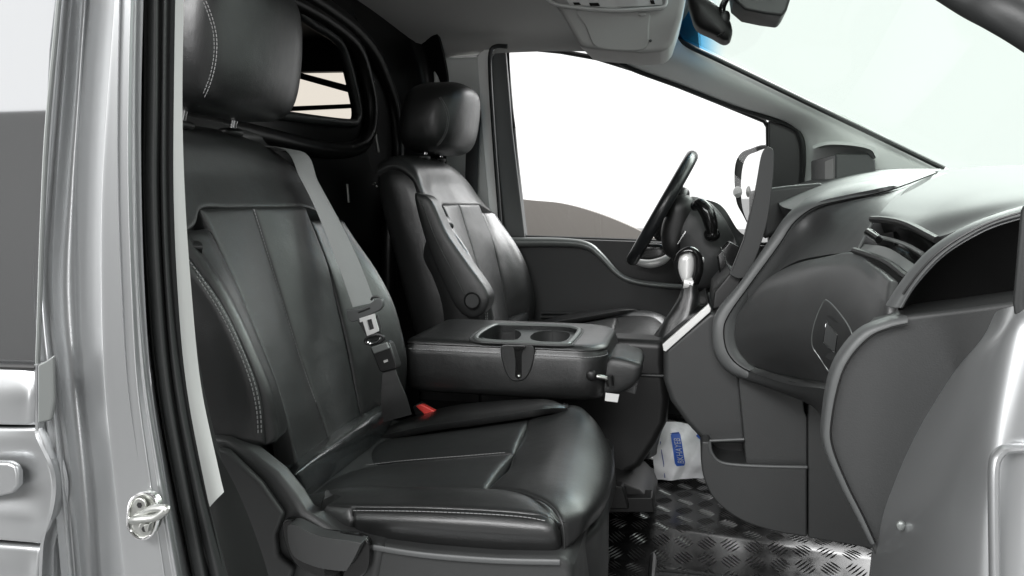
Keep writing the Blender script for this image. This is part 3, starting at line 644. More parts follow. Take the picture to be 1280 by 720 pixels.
ar = [P(519, 247, 1.86), P(527, 243, 1.86), P(541, 252, 1.86), P(560, 292, 1.86), P(586, 330, 1.86), P(606, 358, 1.86), P(612, 375, 1.86), P(605, 391, 1.86), P(590, 398, 1.86), P(574, 388, 1.86), P(560, 365, 1.86), P(534, 305, 1.86)]
pillow('armrest', ar, [P(528, 258, 1.86), P(560, 320, 1.86), P(588, 374, 1.86)], (0, -.012, 0), .05, LEATHER2, ds, closed_smooth=True)
pv = []
for k in range(24):
    a = 2*math.pi*k/24; c = P(590, 376, 1.84); pv.append(c+Vector((.020*math.cos(a), 0, .020*math.sin(a))))
prism('pivot_cap', pv, (0, .02, 0), PLASTIC, ds, bevel=.003)
MB().tube([q+Vector((0, -.0005, 0)) for q in pv], .0022, closed=True, k=8).build('pivot_ring', MATTEB, ds)
MB().tube(curve([P(526, 250, 1.846), P(545, 300, 1.846), P(570, 348, 1.842), P(580, 368, 1.842)], 20), .0015, k=6).build('armrest_seam', PLASTIC_B, ds)
# ------------------------------------------------------------------ middle seat, folded flat
ms = thing('folded_middle_seat', 'folded middle seat back used as a console with cupholder tray', 'car seat', W(-.36, 1.6, -.75))
def planring(inset, z, dy=0):
    x0, x1, y0, y1 = -.575+inset, -.155-inset, 1.452+inset+dy, 1.745-inset
    out = []
    for (cx, cy, r, a0) in ((x1-.060, y0+.060, .060, -90), (x1-.075, y1-.075, .075, 0), (x0+.03, y1-.03, .03, 90), (x0+.02, y0+.02, .02, 180)):
        for k in range(9):
            a = math.radians(a0+90*k/8); out.append(W(cx+r*math.cos(a), cy+r*math.sin(a), z))
    return out
body = MB().loft([planring(.020, -.398), planring(.006, -.392), planring(.0, -.380), planring(-.002, -.35), planring(-.002, -.315), planring(.001, -.301), planring(.004, -.2975), planring(.0045, -.2955), planring(.002, -.293), planring(.004, -.2885), planring(.010, -.2850), planring(.022, -.283)]).build('seat_back', LEATHER, ms, angle=60)
cz = -.283
def T(px, py, dz=0): return PZ(px, py, cz+dz)
trc = [T(598, 424), T(617, 408), T(640, 406.5), T(700, 408), T(719, 411), T(722, 415), T(712, 427), T(703, 430), T(650, 428)]
cup = ccurve(trc, 50)
cut(body, [prism('cutter', [q+Vector((0, 0, .03)) for q in cup], (0, 0, -.085), None, bevel=0)])
cut_c = sum(cup, Vector())/len(cup)
MB().loft([[q+Vector((0, 0, .001)) for q in cup], [q+Vector((0, 0, -.008)) for q in cup], [q+Vector((0, 0, -.016)) for q in cup]], cap=False).build('cup_tray', PLASTIC_L, ms)
pltf = prism('tray_floor', [q+Vector((0, 0, -.010)) for q in cup], (0, 0, -.004), PLASTIC_L, ms, bevel=0)
wells = [ccurve([T(604, 422, -.010), T(613, 412, -.010), T(638, 411, -.010), T(650, 415, -.010), T(650, 421, -.010), T(640, 425, -.010)], 40), ccurve([T(664, 424, -.010), T(668, 416, -.010), T(688, 413, -.010), T(711, 416, -.010), T(708, 425, -.010), T(690, 428, -.010)], 40)]
cut(pltf, [prism('cutter', [q+Vector((0, 0, .02)) for q in w_], (0, 0, -.06), None, bevel=0) for w_ in wells])
for w_ in wells:
    MB().loft([[q+Vector((0, 0, -.001)) for q in w_], [q+Vector((0, 0, -.05)) for q in w_]], cap=False).build('cup_well', PLASTIC, ms)
    prism('well_floor', [q+Vector((0, 0, -.048)) for q in w_], (0, 0, -.003), PLASTIC, ms, bevel=0)
MB().tube([cut_c+(q-cut_c)*1.03+Vector((0, 0, .001)) for q in cup], .0036, closed=True, k=10, flat=1.4).build('tray_rim', PLASTIC_S, ms)
MB().tube([cut_c+(q-cut_c)*1.13+Vector((0, .002, -.0008)) for q in cup], .0022, closed=True, k=8, flat=1.4).build('tray_surround', PLASTIC, ms)
stitches('top_stitching', [q+Vector((0, 0, -.004)) for q in planring(.000, -.2995)[27+8:28+8]+[W(-.56, 1.4515, -.3005)]+[W(-.50+.04*k, 1.4495, -.3005) for k in range(8)]+[W(-.19, 1.4505, -.3005), W(-.165, 1.472, -.3005), W(-.155, 1.50, -.3005)]], THREAD, ms, step=.0062, ln=.0045, r=.0007)
stb = prism('strap_tab', ccurve([P(626, 433, 1.447), P(646, 431, 1.447), P(667, 433, 1.447), P(665, 458, 1.447), P(657, 473, 1.447), P(647, 477, 1.447), P(637, 474, 1.447), P(629, 458, 1.447)], 40), (0, .012, 0), LEATHER, ms, bevel=.003)
prism('strap_slot', [P(642, 434, 1.4455), P(654, 434, 1.4455), P(652, 445, 1.4455), P(652, 471, 1.4455), P(648, 474, 1.4455), P(644, 471, 1.4455), P(644, 450, 1.4455)], (0, .004, 0), GLOSSB, ms, bevel=.001)
prism('strap_slot_hood', [P(640, 433, 1.441), P(657, 433, 1.441), P(655, 437, 1.441), P(651, 437, 1.441), P(645, 438, 1.441)], (0, .008, 0), GLOSSB, ms, bevel=.001)
sbox('strap_peg', P(648.5, 470, 1.444), .008, .006, .006, STEEL, ms, 2, 2, n=12, m=8)
# its headrest, hanging at the front end
mh = [P(737, 489, 1.50), P(748, 468, 1.50), P(760, 448, 1.50), P(775, 446, 1.50), P(800, 453, 1.50), P(803, 462, 1.50), P(796, 478, 1.50), P(778, 490, 1.50), P(755, 495, 1.50)]
pillow('middle_headrest', mh, [P(758, 482, 1.50), P(772, 465, 1.50), P(788, 462, 1.50)], (0, -.016, 0), .0, LEATHER2, ms, closed_smooth=True, p=2.6)
top = [[P(757, 449, 1.503), P(775, 448, 1.503), P(803, 455, 1.503)], [P(761, 436, 1.58), P(780, 437, 1.58), P(806, 444, 1.58)], [P(766, 428, 1.66), P(784, 430, 1.66), P(803, 436, 1.66)]]
surf('headrest_top', top, LEATHER2, ms, nu=24, nv=24, puff=.004, edge=.012, thick=.06)
MB().tube(curve([P(738, 470, 1.46), P(750, 471, 1.462), P(762, 474, 1.468)], 10), .0045, k=10).build('headrest_post', STEEL, ms)
MB().tube([P(761, 470, 1.47), P(763, 482, 1.47)], lambda t: .009-.002*t, k=12).build('post_knob', PLASTIC_B, ms)
sbox('post_boss', P(739, 469, 1.457), .022, .016, .022, PLASTIC_B, ms, 2.2, 2.2, n=16, m=10)
sbox('post_boss', P(754, 452, 1.49), .008, .010, .016, STEEL, ms, 2.2, 2.2, n=16, m=10)
tg = prism('white_tag', [P(757, 491, 1.478), P(774, 493, 1.478), P(772, 503, 1.478), P(756, 501, 1.478)], (0, .001, 0), WHITE, ms, bevel=0)

# ------------------------------------------------------------------ lower driver side: seat box, rail bracket
db = thing('driver_seat_box', 'dark plastic box skirt under the driver seat behind the middle headrest', 'seat base', W(-.1, 1.9, -.75))
prism('front_skirt', [P(700, 432, 1.80), P(760, 423, 1.80), P(832, 427, 1.80), P(831, 455, 1.80), P(836, 500, 1.80), P(833, 530, 1.80), P(820, 555, 1.80), P(800, 585, 1.80), P(770, 602, 1.80), P(700, 600, 1.80)], (0, .10, 0), PLASTIC_B, db, bevel=.02, segs=5)
prism('inner_box', [W(-.55, 1.92, -.38), W(-.10, 1.92, -.38), W(-.12, 1.92, -.62), W(-.55, 1.92, -.62)], (0, .45, 0), PLASTIC_B, db, bevel=.02)
MB().tube([P(798, 469, 1.795), P(832, 470, 1.795)], .004, k=8).build('skirt_ledge', PLASTIC, db)
prism('rail_bracket', [P(755, 595, 1.72), P(800, 612, 1.72), P(812, 625, 1.72), P(818, 640, 1.72), P(755, 642, 1.72)], (0, .20, 0), PLASTIC_B, db, bevel=.004)
prism('rail_cap', [P(765, 606, 1.68), P(778, 608, 1.68), P(782, 622, 1.68), P(786, 637, 1.68), P(762, 637, 1.68)], (0, .03, 0), PLASTIC_B, db, bevel=.004)
prism('rail_step', [P(760, 622, 1.70), P(815, 622, 1.70), P(818, 641, 1.70), P(760, 641, 1.70)], (0, .05, 0), PLASTIC_B, db, bevel=.003)

# ------------------------------------------------------------------ dashboard
da = thing('dashboard', 'charcoal dashboard with glove box, side vent and storage pockets', 'dashboard', W(.35, 1.3, -.4))
# centre stack side and glove box surfaces
cs = [P(829, 437, 1.50), P(888, 388, 1.50), P(905, 395, 1.50), P(960, 460, 1.50), P(960, 556, 1.50), P(882, 556, 1.50), P(858, 530, 1.50), P(838, 502, 1.50), P(829, 475, 1.50)]
prism('console_side', cs, (0, .34, 0), PLASTIC, da, bevel=.012, segs=4)
prism('chrome_strip', [P(828, 431, 1.495), P(886, 380, 1.495), P(889, 386, 1.495), P(888, 390, 1.495), P(832, 440, 1.495), P(829, 438, 1.495)], (0, .012, 0), SILVERP, da, bevel=.0015)
prism('console_top', [P(826, 432, 1.505), P(885, 381, 1.505), P(890, 390, 1.505), P(834, 440, 1.505)], (0, .31, 0), GLOSSB, da, bevel=.004)
oc = [(1176, 213, 1.62), (1112, 221, 1.55), (1052, 232, 1.52), (1012, 246, 1.50), (984, 268, 1.49), (962, 299, 1.485), (925, 353, 1.48), (898, 385, 1.475), (891, 410, 1.47), (894, 443, 1.465), (913, 467, 1.46), (950, 480, 1.44), (1000, 489, 1.36)]
ic = [(1172, 216, 1.50), (1112, 238, 1.31), (1056, 250, 1.39), (1020, 259, 1.42), (994, 278, 1.44), (975, 306, 1.445), (937, 358, 1.445), (913, 392, 1.44), (906, 412, 1.435), (910, 438, 1.43), (926, 457, 1.425), (956, 470, 1.41), (1000, 479, 1.33)]
rb = [a.lerp(b, .5)+Vector((-.010, -.012, 0)) for a, b in zip(L(oc), L(ic))]
surf('edge_trim', [[q+Vector((.01, .05, 0)) for q in L(oc)], L(oc), rb, L(ic), [q+Vector((.02, .012, 0)) for q in L(ic)]], PLASTIC_L, da, nu=90, nv=24, thick=.01)
MB().tube([q+Vector((-.002, -.004, 0)) for q in curve(L(ic), 60)], .0011, k=6).build('trim_gap', MATTEB, da)
mp = [[P(1176, 213, 1.62), P(1112, 221, 1.55), P(1052, 232, 1.52), P(1012, 246, 1.50), P(990, 262, 1.49)],
      [P(1176, 211, 1.80), P(1112, 214, 1.85), P(1060, 222, 1.9), P(1015, 236, 1.9), P(975, 256, 1.8)],
      [P(1178, 211, 2.2), P(1112, 211, 2.3), P(1060, 215, 2.4), P(1010, 226, 2.4), P(965, 240, 2.4)]]
surf('dash_top_far', mp, PLASTIC_L, da, nu=40, nv=20, thick=.03, away=(0, 0, 1))
# panel between trim and vent
surf('wing_panel', [[P(1172, 216, 1.51), P(1112, 237, 1.325), P(1056, 249, 1.405), P(1020, 257, 1.43), P(990, 279, 1.45), P(970, 307, 1.452), P(934, 358, 1.45)],
                    [P(1140, 232, 1.30), P(1098, 262, 1.20), P(1055, 282, 1.28), P(1020, 290, 1.40), P(995, 303, 1.42), P(972, 330, 1.43), P(935, 372, 1.435)],
                    [P(1098, 272, 1.11), P(1082, 292, 1.12), P(1066, 313, 1.13), P(1030, 319, 1.25), P(995, 327, 1.36), P(966, 345, 1.41), P(930, 385, 1.43)]], PLASTIC, da, nu=60, nv=30, thick=.02)
# glove box lid
GL = [[P(930, 380, 1.435), P(955, 350, 1.41), P(990, 330, 1.36), P(1030, 320, 1.24), P(1066, 314, 1.12), P(1092, 330, 1.02), P(1112, 350, .92)],
      [P(920, 396, 1.43), P(950, 370, 1.385), P(990, 350, 1.29), P(1030, 340, 1.185), P(1066, 345, 1.08), P(1090, 362, .99), P(1108, 385, .90)],
      [P(916, 420, 1.425), P(948, 408, 1.375), P(990, 400, 1.27), P(1030, 400, 1.165), P(1062, 405, 1.06), P(1086, 415, .97), P(1106, 425, .90)],
      [P(922, 440, 1.425), P(950, 438, 1.385), P(990, 440, 1.285), P(1030, 446, 1.18), P(1060, 455, 1.08), P(1085, 462, .99), P(1110, 470, .88)],
      [P(935, 456, 1.425), P(960, 466, 1.40), P(1000, 475, 1.32), P(1030, 480, 1.22), P(1055, 487, 1.12), P(1080, 492, 1.02), P(1105, 500, .90)]]
for ri, dY in ((1, .035), (2, .055), (3, .038)):
    GL[ri] = [CAM+(q-CAM)*((q.y-dY*k)/q.y) for q, k in zip(GL[ri], (.0, .5, .9, 1, 1, .8, .2))]
surf('glove_box_lid', GL, LIDM, da, nu=70, nv=60, puff=.004, edge=.012, thick=.005)
# latch panel and button
def decal(name, o, pxs, lift, m, parent, n=48, sink=.002):
    o.data.update(); bpy.context.view_layer.update()
    q = ccurve([Vector((a, b, 0)) for a, b in pxs], n) if n else [Vector((a, b, 0)) for a, b in pxs]
    c = sum(q, Vector())/len(q)
    def hit(v, l):
        d = ray(v.x, v.y).normalized(); ok, loc, nn, _ = o.ray_cast(CAM, d); return (loc if ok else P(v.x, v.y, 1.0))-d*l
    rings = [[hit(v, -sink) for v in q], [hit(v, lift*.7) for v in q]]+[[hit(c+(v-c)*k, lift) for v in q] for k in (.96, .75, .5, .25, .04)]
    MB().loft(rings).build(name, m, parent, angle=50); return rings
lid = [o for o in da.children if o.name.startswith('glove_box_lid')][0]
lr = decal('latch_panel', lid, [(1029, 378), (1036, 377), (1050, 392), (1062, 410), (1065, 424), (1056, 447), (1047, 466), (1038, 466), (1024, 446), (1015, 430), (1018, 405)], .0035, PLASTIC, da)
MB().tube([q for q in lr[1]], .0010, closed=True, k=6).build('latch_outline', PLASTIC_S, da)
br = decal('latch_button', lid, [(1033+(14*k/6), 401+18*k/6) for k in range(6)]+[(1047-3*k/6, 419+22*k/6) for k in range(6)]+[(1044-15*k/6, 441-13*k/6) for k in range(6)]+[(1029+4*k/6, 428-27*k/6) for k in range(6)], .0060, PLASTIC_L, da, n=0, sink=.0)
MB().tube([q for q in br[1]], .0009, closed=True, k=6).build('button_edge', CHROME, da)
# lower panels
surf('lower_lid_return', [[P(930, 462, 1.43), P(985, 480, 1.34), P(1035, 487, 1.22), P(1110, 505, .92)], [P(930, 475, 1.44), P(985, 492, 1.36), P(1035, 505, 1.24), P(1110, 530, .95)], [P(1022, 500, 1.42), P(1026, 512, 1.38), P(1030, 522, 1.30), P(1100, 545, 1.05)]], PLASTIC, da, nu=30, nv=20, thick=.02)
prism('knee_panel', [P(922, 468, 1.47), P(950, 474, 1.47), P(1003, 490, 1.47), P(1004, 500, 1.47), P(1006, 515, 1.47), P(1009, 522, 1.47), P(1009, 600, 1.47), P(934, 600, 1.47), P(928, 530, 1.47)], (0, .14, 0), PLASTIC, da, bevel=.003)
prism('outer_knee_panel', [P(1010, 494, 1.465), P(1100, 500, 1.465), P(1120, 700, 1.465), P(1100, 688, 1.465), P(1010, 672, 1.465)], (0, .14, 0), PLASTIC, da, bevel=.003)
pk = curve([P(877, 552, 1.455), P(876, 575, 1.455), P(881, 602, 1.455), P(895, 627, 1.455), P(925, 650, 1.455), P(965, 664, 1.455), P(1009, 672, 1.455)], 24)
pt = curve([P(1009, 584, 1.455), P(960, 583, 1.455), P(920, 581, 1.455), P(899, 577, 1.455), P(889, 565, 1.455), P(887, 552, 1.455)], 20)
prism('door_pocket', pk+pt, (0, .16, 0), PLASTIC, da, bevel=.004)
MB().tube(pt, .0032, k=8).build('pocket_rim', PLASTIC_L, da)
MB().tube([P(887, 551, 1.46), P(930, 549, 1.46)], .0028, k=8).build('pocket_rim', PLASTIC_L, da)
prism('pocket_back', [P(884, 552, 1.54), P(932, 550, 1.54), P(1009, 550, 1.54), P(1009, 600, 1.54), P(884, 600, 1.54)], (0, .02, 0), PLASTIC_B, da, bevel=0)
# dash top pad
TP = [[P(1176, 212, 1.62), P(1225, 208, 1.56), P(1290, 206, 1.50), P(1380, 200, 1.45)],
      [P(1150, 226, 1.42), P(1205, 224, 1.35), P(1290, 218, 1.25), P(1380, 214, 1.2)],
      [P(1122, 244, 1.24), P(1180, 244, 1.14), P(1260, 235, 1.05), P(1380, 225, 1.0)],
      [P(1104, 262, 1.13), P(1155, 266, 1.03), P(1225, 255, .94), P(1380, 235, .9)],
      [P(1096, 273, 1.10), P(1132, 280, 1.00), P(1170, 296, .92), P(1240, 268, .87)]]
surf('top_pad', TP, PADM, da, nu=50, nv=50, thick=.004, away=(-.3, -.4, 1))
# vent
surf('vent_cavity', [[P(1094, 276, 1.13), P(1130, 284, 1.03), P(1172, 304, .95)], [P(1088, 296, 1.16), P(1125, 305, 1.06), P(1155, 325, .98)], [P(1072, 312, 1.15), P(1105, 322, 1.05), P(1140, 350, .95)]], GLOSSB, da, nu=16, nv=10, thick=.01)
MB().tube(curve([P(1090, 274, 1.095), P(1110, 275, 1.05), P(1135, 281, .99), P(1172, 300, .91)], 16), .0045, k=8).build('vent_top_edge', PLASTIC_B, da)
MB().tube(curve([P(1068, 313, 1.11), P(1090, 320, 1.05), P(1112, 330, .99), P(1134, 347, .93)], 16), .0045, k=8).build('vent_lower_edge', PLASTIC_B, da)
MB().tube([P(1091, 277, 1.095), P(1073, 311, 1.11)], .0018, k=6).build('vent_side_edge', PLASTIC_S, da)
surf('vent_lip', [[P(1080, 305, 1.115), P(1110, 310, 1.03), P(1150, 335, .94)], [P(1074, 313, 1.11), P(1100, 321, 1.04), P(1136, 345, .93)]], PLASTIC_S, da, nu=16, nv=6, thick=.003)
MB().tube(curve([P(1096, 296, 1.09), P(1115, 300, 1.04), P(1135, 307, .99), P(1153, 317, .95)], 14), .0026, k=8).build('vent_slat', PLASTIC_S, da)
prism('vent_vane', [P(1094, 293, 1.12), P(1116, 290, 1.07), P(1118, 312, 1.07), P(1096, 312, 1.12)], (.004, .004, 0), PLASTIC_B, da, bevel=.001)
MB().tube([P(1085, 290, 1.08), P(1099, 299, 1.06)], .0058, k=10).build('vent_knob', CHROME, da)
# side end opening with arched rim
arc = curve([P(1108, 382, .835), P(1122, 360, .83), P(1142, 334, .825), P(1165, 311, .82), P(1198, 289, .815), P(1238, 271, .81), P(1300, 252, .80)], 40)
arci = curve([P(1127, 384, .825), P(1140, 361, .82), P(1156, 340, .815), P(1178, 318, .81), P(1207, 298, .805), P(1243, 280, .80), P(1300, 264, .79)], 40)
surf('end_rim', [[q+Vector((0.004, .018, 0)) for q in arc], arc, [a.lerp(b, .35)+Vector((0, -.008, 0)) for a, b in zip(arc, arci)], [a.lerp(b, .75)+Vector((0, -.006, 0)) for a, b in zip(arc, arci)], arci, [q+Vector((.006, .04, 0)) for q in arci]], PLASTIC_L, da, nu=60, nv=30, thick=.004)
MB().tube([a.lerp(b, .42)+Vector((0, -.009, 0)) for a, b in zip(arc[5:], arci[5:])], .0013, k=6).build('rim_groove', PLASTIC_B, da)
surf('end_recess', [arci, [CAM+(q-CAM)*(.87/q.y) for q in arci], [CAM+(q-CAM)*(.91/q.y)+Vector((0, 0, -.01)) for q in arci], curve([P(1112, 400, .93), P(1200, 386, .93), P(1300, 372, .93)], 40)], MATTEB, da, nu=40, nv=12, thick=.004)
prism('recess_back', [P(1124, 404, .93)]+[CAM+(q-CAM)*(.93/q.y) for q in arci]+[P(1330, 378, .93)], (0, .01, 0), MATTEB, da, bevel=0)
EP = [P(1110, 400, .83), P(1134, 394, .83), P(1200, 386, .83), P(1300, 372, .83), P(1300, 560, .83), P(1200, 700, .83), P(1095, 700, .83), P(1086, 678, .83), P(1072, 650, .83), P(1050, 607, .83), P(1030, 560, .83), P(1030, 520, .83), P(1040, 468, .83), P(1055, 438, .83), P(1080, 412, .83)]
prism('end_panel', EP, (.032, .10, 0), PLASTIC, da, bevel=.006)
eo = curve([P(1134, 396, .826), P(1110, 401, .826), P(1080, 413, .826), P(1056, 438, .826), P(1040, 470, .826), P(1031, 520, .826), P(1031, 558, .826), P(1051, 607, .826), P(1073, 650, .826), P(1088, 680, .826)], 50)
ei = curve([P(1134, 405, .822), P(1113, 410, .822), P(1088, 421, .822), P(1064, 446, .822), P(1050, 475, .822), P(1040, 522, .822), P(1040, 556, .822), P(1058, 603, .822), P(1079, 645, .822), P(1094, 678, .822)], 50)
surf('end_panel_edge', [[q+Vector((0, .02, 0)) for q in eo], eo, ei, [q+Vector((0, .012, 0)) for q in ei]], PLASTIC_L, da, nu=80, nv=14, thick=.003)
MB().tube(ei, .0012, k=6).build('end_panel_groove', GLOSSB, da)

# ------------------------------------------------------------------ screen, instruments, wheel, gear lever
sc_ = thing('centre_screen', 'upright slab centre screen seen edge on above the console', 'screen', W(.12, 1.65, -.05))
so = [P(957, 185, 1.50), P(962, 184, 1.50), P(967, 191, 1.50), P(966, 225, 1.50), P(957, 285, 1.50), P(938, 338, 1.50), P(926, 348, 1.50), P(914, 344, 1.50), P(913, 338, 1.50), P(929, 300, 1.50), P(943, 240, 1.50), P(951, 196, 1.50)]
prism('screen_body', ccurve(so, 60), (.020, .25, 0), RUBBER, sc_, bevel=.004)
MB().tube([P(944, 238, 1.497), P(929, 300, 1.497), P(914, 338, 1.497)], .0010, k=6).build('bezel_line', GLOSSB, sc_)
prism('screen_foot', [P(915, 338, 1.52), P(930, 345, 1.52), P(920, 370, 1.52), P(905, 385, 1.52), P(890, 388, 1.52), P(893, 365, 1.52)], (0, .26, 0), PLASTIC_B, sc_, bevel=.005)
MB().tube(curve([P(901, 309, 1.62), P(913, 338, 1.51), P(920, 341, 1.51)], 10), .0012, k=6).build('foot_trim', CHROME, sc_)
prism('switch_block', [P(896, 320, 1.70), P(912, 302, 1.70), P(925, 310, 1.70), P(912, 345, 1.70), P(900, 345, 1.70)], (0, .06, 0), GLOSSB, sc_, bevel=.004)
dm = thing('door_mirror', "driver's exterior mirror with black rim and a small round blind spot mirror", 'mirror', W(.28, 2.75, -.02))
dmo = ccurve([P(916, 215, 2.83), P(921, 195, 2.83), P(934, 186, 2.83), P(962, 184, 2.83), P(966, 240, 2.83), P(955, 285, 2.83), P(938, 287, 2.83), P(926, 268, 2.83), P(918, 250, 2.83)], 50)
prism('mirror_housing', dmo, (.06, .07, 0), PLASTIC_B, dm, bevel=.012, segs=4)
dmi = [P(927, 215, 2.727), P(932, 198, 2.727), P(942, 191, 2.727), P(964, 189, 2.727), P(966, 240, 2.727), P(955, 284, 2.727), P(940, 284, 2.727), P(930, 268, 2.727), P(926, 245, 2.727)]
dmp = ((927, 215), (932, 198), (942, 191), (964, 189), (966, 240), (955, 284), (940, 284), (930, 268), (926, 245))
prism('mirror_glass', ccurve([P(a, b, 2.80-(a-927)/37*.11) for a, b in dmp], 50), (.006, .006, 0), MIRROR, dm, bevel=.002)
sbox('blind_spot_mirror', P(922, 240, 2.78), .032, .016, .040, WHITE, dm, 2.4, 2, n=20, m=12)
ic_ = thing('instrument_cluster', 'grey hooded instrument display standing on the far dash top', 'display', W(.4, 2.1, 0))
prism('cluster_case', [P(1044, 192, 2.08), P(1086, 192, 2.08), P(1095, 200, 2.08), P(1096, 222, 2.08), P(1044, 230, 2.08)], (-.01, .34, 0), PLASTIC_L, ic_, bevel=.006)
prism('cluster_face', [P(1041, 198, 2.10), P(1059, 196, 2.10), P(1059, 226, 2.10), P(1041, 229, 2.10)], (-.004, .3, 0), LIGHTP, ic_, bevel=.003)
surf('cluster_hood', [[P(1017, 186, 2.10), P(1035, 181, 2.08), P(1065, 182, 2.07), P(1088, 187, 2.07), P(1095, 197, 2.07)], [P(1017, 186, 2.45)+Vector((0, 0, -.0)), P(1035, 184, 2.45), P(1060, 186, 2.45), P(1080, 190, 2.45), P(1088, 200, 2.45)]], TRIMG, ic_, nu=24, nv=8, thick=.008)
prism('dash_cowl', [P(955, 236, 1.9), P(985, 232, 1.9), P(1030, 228, 1.9), P(1030, 260, 1.9), P(955, 300, 1.9)], (0, .5, 0), PLASTIC, ic_, bevel=.01)

sw = thing('steering_wheel', 'black leather steering wheel seen edge on in front of the driver window', 'steering wheel', P(827, 261, 2.12))
wc = P(827, 261, 2.12); ua = (P(864, 197, 2.12)-P(790, 325, 2.12)); Rw = ua.length/2; ua.normalize(); yb = Vector((0, 1, 0)); yb = (Matrix.Rotation(math.radians(2.5), 3, 'Z') @ yb); wn = ua.cross(yb)
rim = [wc+ua*(Rw*math.cos(a))+yb*(Rw*math.sin(a)) for a in [2*math.pi*k/72 for k in range(72)]]
MB().tube(rim, .0168, closed=True, k=16).build('rim', mat('wheel_leather', (.014, .015, .016), .28, bump=.1, bscale=900, kind='leather'), sw)
sg = -1 if wn.x < 0 else 1
hubc = wc+wn*sg*.03
sbox('hub', hubc, .16, .17, .05, PLASTIC_B, sw, 3, 2.5, rot=Matrix((ua, yb, wn)).transposed())
for a in (0, 180, 215, -35):
    r = math.radians(a+90); e = wc+ua*(Rw*math.cos(r))*1+yb*(Rw*math.sin(r))
    MB().tube(curve([hubc, hubc.lerp(e, .6)+wn*sg*.005, e], 10), lambda t: .018-.006*t, k=10, flat=.7).build('spoke', PLASTIC_B, sw)
for (a, b) in ((850, 223), (853, 221)):
    pass
MB().tube([P(853, 222, 2.0), P(858, 224, 2.0)], .0012, k=5).build('rim_seam', PLASTIC_S, sw)
co = thing('steering_column', 'charcoal steering column shroud with switch stalk behind the wheel', 'steering column', W(.02, 2.1, -.1))
SH = [P(832, 285, 2.05), P(845, 258, 2.05), P(862, 246, 2.05), P(882, 250, 2.05), P(898, 263, 2.05), P(912, 285, 2.05), P(920, 310, 2.05), P(905, 345, 2.05), P(880, 362, 2.05), P(855, 358, 2.05), P(842, 330, 2.05)]
pillow('column_shroud', SH, [P(862, 290, 2.05), P(885, 320, 2.05)], (0, -.07, 0), .10, PLASTIC, co, closed_smooth=True)
SG = [P(832, 268, 2.02), P(840, 248, 2.02), P(856, 243, 2.02), P(868, 252, 2.02), P(868, 278, 2.02), P(858, 300, 2.02), P(850, 322, 2.02), P(832, 318, 2.02), P(826, 292, 2.02)]
pillow('column_cover', SG, [P(846, 265, 2.02), P(842, 300, 2.02)], (0, -.04, 0), .10, PLASTIC_B, co, closed_smooth=True)
MB().tube(curve([P(868, 258, 1.96), P(876, 256, 1.94), P(884, 266, 1.93), P(889, 282, 1.93), P(890, 292, 1.93)], 20), lambda t: .012+.006*math.sin(math.pi*t), k=12).build('gear_selector_stalk', GLOSSB, co)
sbox('stalk_socket', P(890, 293, 1.94), .04, .03, .036, GLOSSB, co, 2.2, 2)
MB().tube([P(847, 305, 1.955), P(857, 289, 1.955)], .0022, k=6).build('bright_accent', CHROME, co)
surf('instrument_binnacle', [[P(862, 246, 2.2), P(900, 256, 2.2), P(925, 290, 2.2), P(950, 300, 2.2)], [P(870, 300, 2.15), P(905, 310, 2.15), P(930, 330, 2.1), P(950, 350, 2.05)], [P(860, 370, 2.12), P(890, 385, 2.1), P(915, 390, 2.05), P(940, 400, 2.0)]], PLASTIC, co, nu=30, nv=30, thick=.03)

gl = thing('gear_lever', 'gear lever with silver sided knob and black leather boot', 'gear lever', W(-.05, 1.63, -.25))
YG = 1.62
bt_ = [(P(846, 420, YG), .044), (P(852, 400, YG), .036), (P(858, 385, YG), .027), (P(862, 370, YG), .020), (P(862, 358, YG), .015), (P(860, 352, YG), .0145)]
rings = []
for c, r in bt_:
    rings.append([c+Vector((r*(1+.10*math.sin(5*t+c.z*90))*math.cos(t), r*(1+.1*math.sin(4*t))*math.sin(t), 0)) for t in [2*math.pi*k/28 for k in range(28)]])
MB().loft(rings).build('boot', LEATHER, gl, angle=70)
MB().tube([P(855, 353, YG), P(866, 355, YG)], .0155, k=16).build('boot_collar', SILVERP, gl)
KN = ccurve([P(848, 338, YG), P(849, 323, YG), P(856, 316, YG), P(864, 317, YG), P(868, 325, YG), P(867, 340, YG), P(862, 353, YG), P(854, 353, YG)], 36)
pillow('knob', KN, [P(858, 326, YG), P(858, 345, YG)], (0, -.013, 0), .022, SILVERP, gl)
kc = curve([P(845, 326, YG-.002), P(849, 318, YG-.004), P(857, 313, YG-.006), P(866, 313, YG-.006), P(873, 322, YG-.004), P(873, 340, YG-.004), P(868, 353, YG)], 24)
MB().tube(kc, lambda t: .0035+.006*min(1, t*1.3), k=12, flat=1.4).build('knob_spine', GLOSSB, gl)
sbox('lock_button', P(878, 325, YG), .008, .014, .012, SILVERP, gl, 2.5, 2.5, n=14, m=8)

